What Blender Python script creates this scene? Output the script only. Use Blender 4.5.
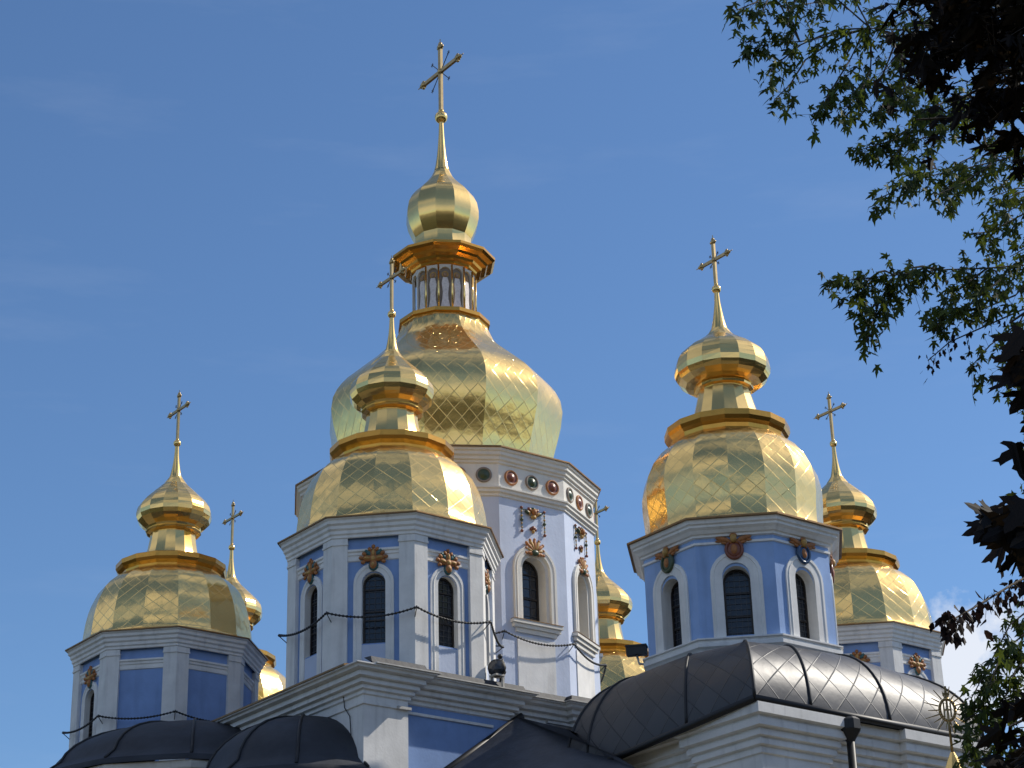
import bpy, math, random
import numpy as np
from mathutils import Vector, Matrix

# ------------------------------------------------------------------ scene set-up
for o in list(bpy.data.objects):
    bpy.data.objects.remove(o, do_unlink=True)
S = bpy.context.scene
COL = S.collection
R = math.radians
EYE = 1.6                       # eye height above the ground; the church frame has x to its south, y to its west

CAM = Vector((54.475, -42.118, EYE))
HEAD, PITCH, ROLL = R(52.149), R(23.799), R(-1.592)
cx = Vector((math.cos(HEAD), math.sin(HEAD), 0)); cy = Vector((-math.sin(HEAD), math.cos(HEAD), 0)); cz = Vector((0, 0, 1))
fw = cy * math.cos(PITCH) + cz * math.sin(PITCH)
up = -cy * math.sin(PITCH) + cz * math.cos(PITCH)
rt2 = cx * math.cos(ROLL) + up * math.sin(ROLL)
up2 = up * math.cos(ROLL) - cx * math.sin(ROLL)
cam = bpy.data.cameras.new('camera'); cam.sensor_width = 36; cam.lens = 72.14; cam.clip_start = 0.1; cam.clip_end = 9000
camo = bpy.data.objects.new('camera', cam); COL.objects.link(camo)
camo.matrix_world = Matrix(((rt2.x, up2.x, -fw.x, CAM.x), (rt2.y, up2.y, -fw.y, CAM.y), (rt2.z, up2.z, -fw.z, CAM.z), (0, 0, 0, 1)))
S.camera = camo

SUN_EL, SUN_AZ = R(42), R(71.5)   # azimuth measured from the church's x axis
sdir = Vector((math.cos(SUN_AZ) * math.cos(SUN_EL), math.sin(SUN_AZ) * math.cos(SUN_EL), math.sin(SUN_EL)))
sun = bpy.data.lights.new('sun', 'SUN'); sun.energy = 4.3; sun.angle = R(0.53); sun.color = (1, 0.93, 0.82)
suno = bpy.data.objects.new('sun', sun); COL.objects.link(suno)
suno.rotation_euler = sdir.to_track_quat('Z', 'Y').to_euler(); suno.location = (0, 0, 80)

W = bpy.data.worlds.new('World'); S.world = W; W.use_nodes = True
nt = W.node_tree; nt.nodes.clear()
def wn(t, **k):
    n = nt.nodes.new(t)
    for a, b in k.items(): setattr(n, a, b)
    return n
sky = wn('ShaderNodeTexSky', sky_type='NISHITA'); sky.sun_disc = False
sky.sun_elevation = SUN_EL; sky.sun_rotation = math.atan2(sdir.x, sdir.y); sky.air_density = 1.0; sky.dust_density = 0.3; sky.ozone_density = 3.0
bg = wn('ShaderNodeBackground'); bg.inputs['Strength'].default_value = 0.105
wo = wn('ShaderNodeOutputWorld')
tc = wn('ShaderNodeTexCoord')
def wmath(op, a, b=None, clamp=False):
    n = wn('ShaderNodeMath', operation=op); n.use_clamp = clamp
    for i, v in enumerate((a, b)):
        if v is None: continue
        if isinstance(v, (int, float)): n.inputs[i].default_value = v
        else: nt.links.new(v, n.inputs[i])
    return n.outputs[0]
# a bank of fair-weather cloud low in the south-west and thin cirrus streaks
dotn = wn('ShaderNodeVectorMath', operation='DOT_PRODUCT'); nt.links.new(tc.outputs['Generated'], dotn.inputs[0])
dotn.inputs[1].default_value = Vector((-0.606, 0.753, 0.252)).normalized()
cn = wn('ShaderNodeTexNoise'); cn.inputs['Scale'].default_value = 22; cn.inputs['Detail'].default_value = 8; cn.inputs['Roughness'].default_value = 0.55
nt.links.new(tc.outputs['Generated'], cn.inputs['Vector'])
near = wmath('MULTIPLY', wmath('SUBTRACT', dotn.outputs['Value'], 0.99915), 1500)
cloud = wmath('ADD', near, wmath('MULTIPLY', wmath('SUBTRACT', cn.outputs['Fac'], 0.5), 7.0))
cloud = wmath('MULTIPLY', wmath('MULTIPLY', cloud, 0.95, True), 0.95)
mp = wn('ShaderNodeMapping'); mp.inputs['Scale'].default_value = (3, 3, 16); nt.links.new(tc.outputs['Generated'], mp.inputs['Vector'])
ci = wn('ShaderNodeTexNoise'); ci.inputs['Scale'].default_value = 2.6; ci.inputs['Detail'].default_value = 7; ci.inputs['Roughness'].default_value = 0.6
nt.links.new(mp.outputs[0], ci.inputs['Vector'])
cirrus = wmath('MULTIPLY', wmath('SUBTRACT', ci.outputs['Fac'], 0.54, True), 0.16)
# unseen broken cumulus and horizon cloud, added to brighten what the gilding reflects
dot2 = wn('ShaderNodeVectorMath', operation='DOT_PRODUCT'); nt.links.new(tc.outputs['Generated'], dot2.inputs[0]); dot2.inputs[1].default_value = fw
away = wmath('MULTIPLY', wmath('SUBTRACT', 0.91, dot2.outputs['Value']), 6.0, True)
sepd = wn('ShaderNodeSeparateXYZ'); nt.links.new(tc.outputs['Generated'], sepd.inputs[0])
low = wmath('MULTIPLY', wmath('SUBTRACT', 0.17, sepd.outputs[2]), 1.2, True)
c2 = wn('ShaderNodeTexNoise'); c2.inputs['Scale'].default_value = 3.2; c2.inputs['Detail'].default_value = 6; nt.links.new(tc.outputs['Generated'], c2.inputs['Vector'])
fill_cloud = wmath('MULTIPLY', wmath('ADD', wmath('MULTIPLY', wmath('SUBTRACT', c2.outputs['Fac'], 0.46), 5.0), low), away, True)
cloud = wmath('MAXIMUM', cloud, wmath('MULTIPLY', fill_cloud, 0.78))
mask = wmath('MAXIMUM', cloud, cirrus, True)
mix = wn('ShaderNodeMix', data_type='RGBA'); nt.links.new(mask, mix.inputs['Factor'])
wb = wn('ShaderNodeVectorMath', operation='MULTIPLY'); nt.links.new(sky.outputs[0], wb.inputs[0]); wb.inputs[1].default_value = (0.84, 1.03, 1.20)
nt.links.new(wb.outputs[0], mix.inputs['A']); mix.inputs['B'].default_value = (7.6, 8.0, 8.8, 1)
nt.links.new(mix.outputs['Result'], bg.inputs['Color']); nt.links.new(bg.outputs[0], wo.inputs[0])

S.view_settings.view_transform = 'Standard'; S.view_settings.look = 'None'
S.view_settings.exposure = 0.05; S.view_settings.gamma = 1.0

# ------------------------------------------------------------------ materials
def material(name, base, rough=0.8, metal=0.0, var=0.0, vscale=1.5, bump=0.0, bscale=30, streak=0.0, spec=None):
    m = bpy.data.materials.new(name); m.use_nodes = True
    t = m.node_tree; b = t.nodes['Principled BSDF']
    b.inputs['Base Color'].default_value = (*base, 1); b.inputs['Roughness'].default_value = rough; b.inputs['Metallic'].default_value = metal
    if spec is not None: b.inputs['Specular IOR Level'].default_value = spec
    L = t.links.new
    tcn = t.nodes.new('ShaderNodeTexCoord')
    if var or streak:
        n = t.nodes.new('ShaderNodeTexNoise'); n.inputs['Scale'].default_value = vscale; n.inputs['Detail'].default_value = 6; n.inputs['Roughness'].default_value = 0.65
        L(tcn.outputs['Object'], n.inputs['Vector'])
        r = t.nodes.new('ShaderNodeMapRange'); r.inputs['From Min'].default_value = 0.3; r.inputs['From Max'].default_value = 0.7
        r.inputs['To Min'].default_value = 1 - var; r.inputs['To Max'].default_value = 1 + var * 0.5
        L(n.outputs['Fac'], r.inputs['Value'])
        val = r.outputs[0]
        if streak:
            mpn = t.nodes.new('ShaderNodeMapping'); mpn.inputs['Scale'].default_value = (2.2, 2.2, 0.22); L(tcn.outputs['Object'], mpn.inputs['Vector'])
            n2 = t.nodes.new('ShaderNodeTexNoise'); n2.inputs['Scale'].default_value = 1.6; n2.inputs['Detail'].default_value = 5; L(mpn.outputs[0], n2.inputs['Vector'])
            r2 = t.nodes.new('ShaderNodeMapRange'); r2.inputs['From Min'].default_value = 0.55; r2.inputs['From Max'].default_value = 0.8
            r2.inputs['To Min'].default_value = 1; r2.inputs['To Max'].default_value = 1 - streak; L(n2.outputs['Fac'], r2.inputs['Value'])
            mm = t.nodes.new('ShaderNodeMath'); mm.operation = 'MULTIPLY'; L(val, mm.inputs[0]); L(r2.outputs[0], mm.inputs[1]); val = mm.outputs[0]
        mx = t.nodes.new('ShaderNodeVectorMath'); mx.operation = 'SCALE'; mx.inputs[0].default_value = base; L(val, mx.inputs['Scale'])
        L(mx.outputs[0], b.inputs['Base Color'])
    if bump:
        n3 = t.nodes.new('ShaderNodeTexNoise'); n3.inputs['Scale'].default_value = bscale; n3.inputs['Detail'].default_value = 4; L(tcn.outputs['Object'], n3.inputs['Vector'])
        bn = t.nodes.new('ShaderNodeBump'); bn.inputs['Strength'].default_value = 1; bn.inputs['Distance'].default_value = bump; L(n3.outputs['Fac'], bn.inputs['Height'])
        L(bn.outputs[0], b.inputs['Normal'])
    return m

def second_lobe(m, rough, amount):
    """Beaten, slightly tarnished gilding: a broad lobe under the mirror-like one."""
    t = m.node_tree; b = t.nodes['Principled BSDF']; L = t.links.new
    c = t.nodes.new('ShaderNodeBsdfPrincipled'); c.inputs['Metallic'].default_value = 1; c.inputs['Roughness'].default_value = rough
    c.inputs['Base Color'].default_value = b.inputs['Base Color'].default_value
    for k in ('Base Color', 'Normal'):
        if b.inputs[k].links: L(b.inputs[k].links[0].from_socket, c.inputs[k])
    mx = t.nodes.new('ShaderNodeMixShader'); mx.inputs[0].default_value = amount; L(b.outputs[0], mx.inputs[1]); L(c.outputs[0], mx.inputs[2])
    L(mx.outputs[0], t.nodes['Material Output'].inputs['Surface'])

def diamond_sheets(name, base, rough, metal, tilt, seam, tint, tones):
    """Overlapping lozenge sheets: UV is in sheet units; every lozenge is bent a little its own way and has a raised seam."""
    m = bpy.data.materials.new(name); m.use_nodes = True
    t = m.node_tree; b = t.nodes['Principled BSDF']; L = t.links.new
    b.inputs['Roughness'].default_value = rough; b.inputs['Metallic'].default_value = metal
    def N(op, a, c=None, clamp=False):
        n = t.nodes.new('ShaderNodeMath'); n.operation = op; n.use_clamp = clamp
        for i, v in enumerate((a, c)):
            if v is None: continue
            if isinstance(v, (int, float)): n.inputs[i].default_value = v
            else: L(v, n.inputs[i])
        return n.outputs[0]
    uv = t.nodes.new('ShaderNodeUVMap'); sp = t.nodes.new('ShaderNodeSeparateXYZ'); L(uv.outputs[0], sp.inputs[0])
    u, v = sp.outputs[0], sp.outputs[1]
    p = N('ADD', u, v); q = N('SUBTRACT', u, v)
    fp, fq = N('FRACT', p), N('FRACT', q); ip, iq = N('FLOOR', p), N('FLOOR', q)
    cb = t.nodes.new('ShaderNodeCombineXYZ'); L(ip, cb.inputs[0]); L(iq, cb.inputs[1])
    oi = t.nodes.new('ShaderNodeObjectInfo'); L(oi.outputs['Random'], cb.inputs[2])
    wn_ = t.nodes.new('ShaderNodeTexWhiteNoise'); L(cb.outputs[0], wn_.inputs[0])
    sc = t.nodes.new('ShaderNodeSeparateXYZ'); L(wn_.outputs['Color'], sc.inputs[0])
    h = N('ADD', N('MULTIPLY', N('SUBTRACT', fp, 0.5), N('SUBTRACT', sc.outputs[0], 0.5)), N('MULTIPLY', N('SUBTRACT', fq, 0.5), N('SUBTRACT', sc.outputs[1], 0.5)))
    ep = N('SUBTRACT', 0.5, N('ABSOLUTE', N('SUBTRACT', fp, 0.5))); eq = N('SUBTRACT', 0.5, N('ABSOLUTE', N('SUBTRACT', fq, 0.5)))
    e = N('MINIMUM', ep, eq)
    line = N('SUBTRACT', 1, N('DIVIDE', e, 0.035), True)
    hh = N('ADD', N('MULTIPLY', h, tilt), N('MULTIPLY', line, seam))
    tcn = t.nodes.new('ShaderNodeTexCoord'); nz = t.nodes.new('ShaderNodeTexNoise'); nz.inputs['Scale'].default_value = 2.2; nz.inputs['Detail'].default_value = 3
    L(tcn.outputs['Object'], nz.inputs['Vector'])
    hh = N('ADD', hh, N('MULTIPLY', nz.outputs['Fac'], 0.010))
    bn = t.nodes.new('ShaderNodeBump'); bn.inputs['Strength'].default_value = 1; bn.inputs['Distance'].default_value = 1; L(hh, bn.inputs['Height']); L(bn.outputs[0], b.inputs['Normal'])
    tone = N('ADD', N('SUBTRACT', 1, tones * 0.5), N('MULTIPLY', sc.outputs[2], tones))
    tone = N('MULTIPLY', tone, N('SUBTRACT', 1, N('MULTIPLY', line, tint)))
    mx = t.nodes.new('ShaderNodeVectorMath'); mx.operation = 'SCALE'; mx.inputs[0].default_value = base; L(tone, mx.inputs['Scale']); L(mx.outputs[0], b.inputs['Base Color'])
    return m

M = {}
M['white'] = material('white_plaster', (0.82, 0.81, 0.78), 0.85, var=0.16, vscale=0.9, bump=0.004, bscale=14, streak=0.24)
M['cream'] = material('cream_plaster', (0.76, 0.73, 0.66), 0.85, var=0.10, vscale=0.9, bump=0.004, bscale=14, streak=0.10)
M['blue'] = material('cornflower_plaster', (0.24, 0.37, 0.66), 0.85, var=0.18, vscale=0.7, bump=0.004, bscale=12, streak=0.12)
M['skyblue'] = material('sky_blue_plaster', (0.32, 0.475, 0.78), 0.85, var=0.16, vscale=0.7, bump=0.004, bscale=12, streak=0.16)
M['paleblue'] = material('pale_blue_plaster', (0.58, 0.65, 0.80), 0.85, var=0.10, vscale=0.7, bump=0.006, bscale=9, streak=0.08)
GOLD = (0.93, 0.64, 0.235)
M['gold'] = material('polished_gilding', GOLD, 0.13, 1.0, var=0.06, vscale=2.5, bump=0.002, bscale=5)
M['amber'] = material('reflection_toned_gilding', (0.70, 0.34, 0.065), 0.2, 1.0, var=0.12, vscale=3, bump=0.003, bscale=6)  # collar gold, with the ground's warm reflection put into its colour
M['oldgold'] = material('weathered_gilding', (0.50, 0.36, 0.17), 0.36, 1.0, var=0.25, vscale=4)
M['sheet'] = diamond_sheets('gilded_lozenge_sheets', GOLD, 0.15, 1.0, 0.016, 0.0022, 0.0, 0.10)
second_lobe(M['gold'], 0.5, 0.25); second_lobe(M['sheet'], 0.5, 0.2); second_lobe(M['amber'], 0.45, 0.3)
M['lip'] = material('copper_edging', (0.30, 0.17, 0.07), 0.45, 0.7, var=0.3, vscale=3)
M['glass'] = material('window_glass', (0.030, 0.036, 0.048), 0.1, var=0.2, vscale=6, bump=0.004, bscale=5)
M['frame'] = material('dark_window_frame', (0.022, 0.016, 0.013), 0.5)
M['lattice'] = material('window_lattice', (0.06, 0.065, 0.075), 0.5)
M['roof'] = diamond_sheets('dark_lozenge_roof', (0.050, 0.049, 0.052), 0.47, 0.0, 0.05, 0.006, 0.5, 0.35)
M['slate'] = material('dark_roof_metal', (0.040, 0.044, 0.054), 0.6, spec=0.3, var=0.35, vscale=1.1, bump=0.01, bscale=5)
M['lead'] = material('grey_roof_sheet', (0.065, 0.072, 0.09), 0.6, spec=0.35, var=0.3, vscale=1.4, bump=0.012, bscale=6)
M['black'] = material('black_iron', (0.012, 0.012, 0.013), 0.5)
M['flash'] = material('pale_zinc_flashing', (0.52, 0.50, 0.46), 0.5, 0.3, var=0.3, vscale=4)
M['terra'] = material('orange_ceramic', (0.40, 0.155, 0.045), 0.6, var=0.35, vscale=7)
M['teal'] = material('teal_ceramic', (0.035, 0.12, 0.12), 0.4, var=0.3, vscale=7)
M['red'] = material('oxblood_ceramic', (0.22, 0.065, 0.035), 0.35, var=0.3, vscale=7)
M['ochre'] = material('ochre_ceramic', (0.50, 0.29, 0.08), 0.55, var=0.3, vscale=7)
M['green'] = material('bottle_green_ceramic', (0.05, 0.075, 0.035), 0.35, var=0.3, vscale=9)
M['dblue'] = material('dark_blue_ceramic', (0.03, 0.075, 0.16), 0.2, var=0.3, vscale=9)
M['robe'] = material('painted_robe', (0.80, 0.74, 0.72), 0.7, var=0.25, vscale=9)
M['niche'] = material('painted_niche', (0.27, 0.22, 0.18), 0.7, var=0.3, vscale=6)
M['skin'] = material('painted_skin', (0.35, 0.22, 0.14), 0.7)
M['bark'] = material('grey_bark', (0.09, 0.075, 0.06), 0.9, var=0.35, vscale=6, bump=0.02, bscale=20)
M['paving'] = material('sandy_paving', (0.14, 0.13, 0.10), 0.9, var=0.3, vscale=0.15)
M['wood'] = material('far_leaves', (0.022, 0.03, 0.010), 0.9, var=0.5, vscale=0.3)

def leaf_material(name, base, trans, var):
    m = bpy.data.materials.new(name); m.use_nodes = True
    t = m.node_tree; L = t.links.new; t.nodes.clear()
    geo = t.nodes.new('ShaderNodeNewGeometry'); hs = t.nodes.new('ShaderNodeHueSaturation')
    hs.inputs['Color'].default_value = (*base, 1)
    r = t.nodes.new('ShaderNodeMapRange'); r.inputs['To Min'].default_value = 1 - var; r.inputs['To Max'].default_value = 1 + var; L(geo.outputs['Random Per Island'], r.inputs['Value'])
    L(r.outputs[0], hs.inputs['Value'])
    d = t.nodes.new('ShaderNodeBsdfDiffuse'); L(hs.outputs[0], d.inputs['Color'])
    tr = t.nodes.new('ShaderNodeBsdfTranslucent')
    h2 = t.nodes.new('ShaderNodeHueSaturation'); h2.inputs['Color'].default_value = (*trans, 1); L(r.outputs[0], h2.inputs['Value']); L(h2.outputs[0], tr.inputs['Color'])
    g = t.nodes.new('ShaderNodeBsdfGlossy'); g.inputs['Roughness'].default_value = 0.45; g.inputs['Color'].default_value = (1, 1, 1, 1)
    ad = t.nodes.new('ShaderNodeAddShader'); L(d.outputs[0], ad.inputs[0]); L(tr.outputs[0], ad.inputs[1])
    mx = t.nodes.new('ShaderNodeMixShader'); mx.inputs[0].default_value = 0.015; L(ad.outputs[0], mx.inputs[1]); L(g.outputs[0], mx.inputs[2])
    o = t.nodes.new('ShaderNodeOutputMaterial'); L(mx.outputs[0], o.inputs[0])
    return m
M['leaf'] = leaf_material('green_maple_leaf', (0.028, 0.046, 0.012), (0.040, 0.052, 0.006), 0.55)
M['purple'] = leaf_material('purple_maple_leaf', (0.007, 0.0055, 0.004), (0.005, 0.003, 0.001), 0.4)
M['brownleaf'] = leaf_material('bronze_maple_leaf', (0.013, 0.009, 0.008), (0.008, 0.004, 0.003), 0.4)

# ------------------------------------------------------------------ mesh helpers
class MB:
    def __init__(s): s.v = []; s.f = []; s.m = []; s.uv = {}; s.sm = []
    def add(s, vs, fs, mat=0, smooth=False, uvs=None):
        o = len(s.v); s.v += [tuple(p) for p in vs]
        for f in fs:
            s.f.append(tuple(i + o for i in f)); s.m.append(mat); s.sm.append(smooth)
        if uvs is not None:
            for i, c in enumerate(uvs): s.uv[o + i] = c
        return s
    def box(s, a, b, mat=0):
        x0, y0, z0 = a; x1, y1, z1 = b
        vs = [(x0, y0, z0), (x1, y0, z0), (x1, y1, z0), (x0, y1, z0), (x0, y0, z1), (x1, y0, z1), (x1, y1, z1), (x0, y1, z1)]
        return s.add(vs, [(3, 2, 1, 0), (4, 5, 6, 7), (0, 1, 5, 4), (1, 2, 6, 5), (2, 3, 7, 6), (3, 0, 4, 7)], mat)
    def lathe(s, prof, n, phase=0.0, mat=0, smooth='strip', nd=1.0, vd=1.0, a0=0, a1=None, c=(0, 0, 0)):
        """Revolve (r, z) pairs in n flat facets. Each facet is its own strip, so meridian edges stay crisp."""
        if a1 is None: a1 = n
        ln = [0.0]
        for i in range(1, len(prof)): ln.append(ln[-1] + math.dist(prof[i], prof[i - 1]))
        if smooth == 'round':
            vs = []
            for k in range(n):
                a = phase + 2 * math.pi * k / n
                vs += [(c[0] + r * math.cos(a), c[1] + r * math.sin(a), c[2] + z) for r, z in prof]
            h = len(prof); fs = []
            for k in range(n):
                for i in range(h - 1):
                    fs.append((k * h + i, ((k + 1) % n) * h + i, ((k + 1) % n) * h + i + 1, k * h + i + 1))
            return s.add(vs, fs, mat, True)
        for k in range(a0, a1):
            A = phase + 2 * math.pi * k / n; B = A + 2 * math.pi / n
            vs = []; uvs = []
            for (r, z), l in zip(prof, ln):
                vs += [(c[0] + r * math.cos(A), c[1] + r * math.sin(A), c[2] + z), (c[0] + r * math.cos(B), c[1] + r * math.sin(B), c[2] + z)]
                uvs += [(k * nd, l * vd), (k * nd + nd, l * vd)]
            fs = [(2 * i, 2 * i + 1, 2 * i + 3, 2 * i + 2) for i in range(len(prof) - 1)]
            s.add(vs, fs, mat, smooth == 'strip', uvs)
        return s
    def tiles(s, prof, n, phase, mat, rng, jit, c=(0, 0, 0)):
        """Facets cut into rows of flat sheets, each set a hair out of true."""
        fine = [prof[0]]
        for p, q in zip(prof[:-1], prof[1:]):
            if math.dist(p, q) > 0.17: fine.append(((p[0] + q[0]) / 2 * 1.004, (p[1] + q[1]) / 2))
            fine.append(q)
        prof = fine
        for k in range(n):
            A = phase + 2 * math.pi * k / n; B = A + 2 * math.pi / n
            for i in range(len(prof) - 1):
                (r0, z0), (r1, z1) = prof[i], prof[i + 1]
                j = [rng.uniform(-jit, jit) for _ in range(4)]
                vs = [((r0 + j[0]) * math.cos(A), (r0 + j[0]) * math.sin(A), z0), ((r0 + j[1]) * math.cos(B), (r0 + j[1]) * math.sin(B), z0),
                      ((r1 + j[2]) * math.cos(B), (r1 + j[2]) * math.sin(B), z1), ((r1 + j[3]) * math.cos(A), (r1 + j[3]) * math.sin(A), z1)]
                s.add([(x + c[0], y + c[1], z + c[2]) for x, y, z in vs], [(0, 1, 2, 3)], mat)
        return s
    def ball(s, c, r, mat=0, sc=(1, 1, 1), n=12, rot=0.0, tilt=0.0):
        vs = []; fs = []; m = max(4, n // 2)
        for i in range(m + 1):
            th = math.pi * i / m
            for k in range(n):
                ph = 2 * math.pi * k / n
                x, y, z = r * sc[0] * math.sin(th) * math.cos(ph), r * sc[1] * math.sin(th) * math.sin(ph), r * sc[2] * math.cos(th)
                y, z = y * math.cos(rot) - z * math.sin(rot), y * math.sin(rot) + z * math.cos(rot)      # spin about the outward x axis
                vs.append((c[0] + x, c[1] + y, c[2] + z))
        for i in range(m):
            for k in range(n):
                fs.append((i * n + k, (i + 1) * n + k, (i + 1) * n + (k + 1) % n, i * n + (k + 1) % n))
        return s.add(vs, fs, mat, True)
    def tube(s, pts, r, mat=0, n=6, r1=None, caps=True):
        pts = [Vector(p) for p in pts]; N = len(pts); vs = []; fs = []
        for i, p in enumerate(pts):
            d = (pts[min(i + 1, N - 1)] - pts[max(i - 1, 0)]).normalized()
            a = d.cross(Vector((0, 0, 1)))
            if a.length < 1e-3: a = d.cross(Vector((1, 0, 0)))
            a.normalize(); b = d.cross(a)
            rr = r if r1 is None else r + (r1 - r) * i / max(1, N - 1)
            for k in range(n):
                t = 2 * math.pi * k / n
                vs.append(tuple(p + (a * math.cos(t) + b * math.sin(t)) * rr))
        for i in range(N - 1):
            for k in range(n):
                fs.append((i * n + k, i * n + (k + 1) % n, (i + 1) * n + (k + 1) % n, (i + 1) * n + k))
        if caps: fs += [tuple(range(n))[::-1], tuple((N - 1) * n + k for k in range(n))]
        return s.add(vs, fs, mat, n > 5)
    def sweep(s, path, prof, closed=False, mat=0, lipmat=None):
        """Run an (outward offset, z) profile along a plan polyline with mitred corners (outward is to the right of travel)."""
        n = len(path); P = [Vector((p[0], p[1])) for p in path]; nor = []
        for i in range(n):
            ds = []
            if closed or i > 0: ds.append((P[i] - P[i - 1]).normalized())
            if closed or i < n - 1: ds.append((P[(i + 1) % n] - P[i]).normalized())
            ns = [Vector((d.y, -d.x)) for d in ds]
            if len(ns) == 1: nor.append(ns[0])
            else:
                b = ns[0] + ns[1]; b.normalize(); nor.append(b / max(0.35, b.dot(ns[0])))
        h = len(prof)
        for i in range(n if closed else n - 1):
            j = (i + 1) % n; vs = []
            for o, z in prof:
                a = P[i] + nor[i] * o; b = P[j] + nor[j] * o
                vs += [(a.x, a.y, z), (b.x, b.y, z)]
            s.add(vs, [(2 * k, 2 * k + 1, 2 * k + 3, 2 * k + 2) for k in range(h - 1)], mat)
        if not closed:
            for i in (0, n - 1):
                vs = [(P[i].x + nor[i].x * o, P[i].y + nor[i].y * o, z) for o, z in prof]
                s.add(vs, [tuple(range(h))], mat)
        return s
    def prism(s, outline, x0, x1, mat=0):
        """Extrude a (y, z) outline from x0 out to x1."""
        n = len(outline)
        vs = [(x0, y, z) for y, z in outline] + [(x1, y, z) for y, z in outline]
        return s.add(vs, [tuple(range(n))[::-1], tuple(range(n, 2 * n))] + [(i, (i + 1) % n, n + (i + 1) % n, n + i) for i in range(n)], mat)
    def build(s, name, mats, parent=None, loc=(0, 0, 0), rz=0.0):
        me = bpy.data.meshes.new(name); me.from_pydata(s.v, [], s.f)
        me.polygons.foreach_set('material_index', s.m); me.polygons.foreach_set('use_smooth', s.sm)
        for m in mats: me.materials.append(M[m])
        if s.uv:
            l = me.uv_layers.new(name='UVMap'); vi = np.zeros(len(me.loops), int); me.loops.foreach_get('vertex_index', vi)
            l.data.foreach_set('uv', np.array([s.uv.get(int(i), (0, 0)) for i in vi], dtype=np.float32).ravel())
        me.update()
        o = bpy.data.objects.new(name, me); COL.objects.link(o); o.location = loc; o.rotation_euler = (0, 0, rz)
        if parent: o.parent = parent
        return o

def tag(o, label=None, cat=None, group=None, kind=None):
    for k, v in (('label', label), ('category', cat), ('group', group), ('kind', kind)):
        if v: o[k] = v
    return o
def empty(name, loc, rz=0.0):
    o = bpy.data.objects.new(name, None); COL.objects.link(o); o.location = loc; o.rotation_euler = (0, 0, rz); o.empty_display_size = 0.3
    return o
def copy_at(o, rz):
    c = o.copy(); COL.objects.link(c); c.parent = o.parent; c.rotation_euler = (0, 0, rz); return c
def copy_tree(o, parent, loc=None, skip=None):
    c = o.copy(); COL.objects.link(c); c.parent = parent
    if loc is not None: c.location = loc
    for ch in list(o.children):
        if skip and skip(ch): continue
        copy_tree(ch, c)
    return c

def octagon(r, n=8, phase=R(22.5)): return [(r * math.cos(phase - 2 * math.pi * k / n), r * math.sin(phase - 2 * math.pi * k / n)) for k in range(n)]   # clockwise: outward is on the left..

def ring(n, r, phase): return [(r * math.cos(phase + 2 * math.pi * k / n), r * math.sin(phase + 2 * math.pi * k / n)) for k in range(n)]

def arch(w, zb, zs, n=12):
    """Outline of a round-headed opening, from lower left up, over and down: (y, z)."""
    return [(-w, zb)] + [(-w * math.cos(math.pi * i / n), zs + w * math.sin(math.pi * i / n)) for i in range(n + 1)] + [(w, zb)]

def wall_face(mb, ap, hw, z0, z1, op=None, mat=0, rmat=1, rot=0.0):
    """One drum face (outward x) with an optional round-headed opening (w, zb, zs, depth) and its reveal."""
    ca, sa = math.cos(rot), math.sin(rot)
    T = lambda p: (p[0] * ca - p[1] * sa, p[0] * sa + p[1] * ca, p[2])
    def put(vs, fs, m): mb.add([T(v) for v in vs], fs, m)
    if not op:
        put([(ap, -hw, z0), (ap, hw, z0), (ap, hw, z1), (ap, -hw, z1)], [(0, 1, 2, 3)], mat); return
    w, zb, zs, dep = op
    put([(ap, -hw, z0), (ap, -w, z0), (ap, -w, z1), (ap, -hw, z1)], [(0, 1, 2, 3)], mat)
    put([(ap, w, z0), (ap, hw, z0), (ap, hw, z1), (ap, w, z1)], [(0, 1, 2, 3)], mat)
    put([(ap, -w, z0), (ap, w, z0), (ap, w, zb), (ap, -w, zb)], [(0, 1, 2, 3)], mat)
    A = arch(w, zb, zs)
    for (ya, za), (yb, zb_) in zip(A[1:-2], A[2:-1]):
        put([(ap, ya, za), (ap, yb, zb_), (ap, yb, z1), (ap, ya, z1)], [(0, 1, 2, 3)], mat)
    C = A + [A[0]]
    for (ya, za), (yb, zb_) in zip(C[:-1], C[1:]):
        put([(ap, ya, za), (ap, yb, zb_), (ap - dep, yb, zb_), (ap - dep, ya, za)], [(0, 1, 2, 3)], rmat)

def surround(ap, W_, zb, zs, w, t, wzb=None):
    """Raised round-headed band around an opening."""
    mb = MB(); O = arch(W_, zb, zs); I = arch(w, zb if wzb is None else wzb, zs)
    n = len(O); lay = [[(ap, y, z) for y, z in O], [(ap + t, y, z) for y, z in O], [(ap + t, y, z) for y, z in I], [(ap + 0.001, y, z) for y, z in I]]
    vs = sum(lay, [])
    fs = []
    for a in range(3):
        for i in range(n - 1): fs.append((a * n + i, a * n + i + 1, (a + 1) * n + i + 1, (a + 1) * n + i))
    mb.add(vs, fs, 0)
    # a bead a little inside the outer edge
    B0 = [(ap + t, y, z) for y, z in arch(W_ - 0.07, zb, zs)]; B1 = [(ap + t + 0.02, y, z) for y, z in arch(W_ - 0.09, zb, zs)]; B2 = [(ap + t, y, z) for y, z in arch(W_ - 0.12, zb, zs)]
    vs = B0 + B1 + B2
    mb.add(vs, [(i, i + 1, n + i + 1, n + i) for i in range(n - 1)] + [(n + i, n + i + 1, 2 * n + i + 1, 2 * n + i) for i in range(n - 1)], 0)
    return mb

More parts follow.
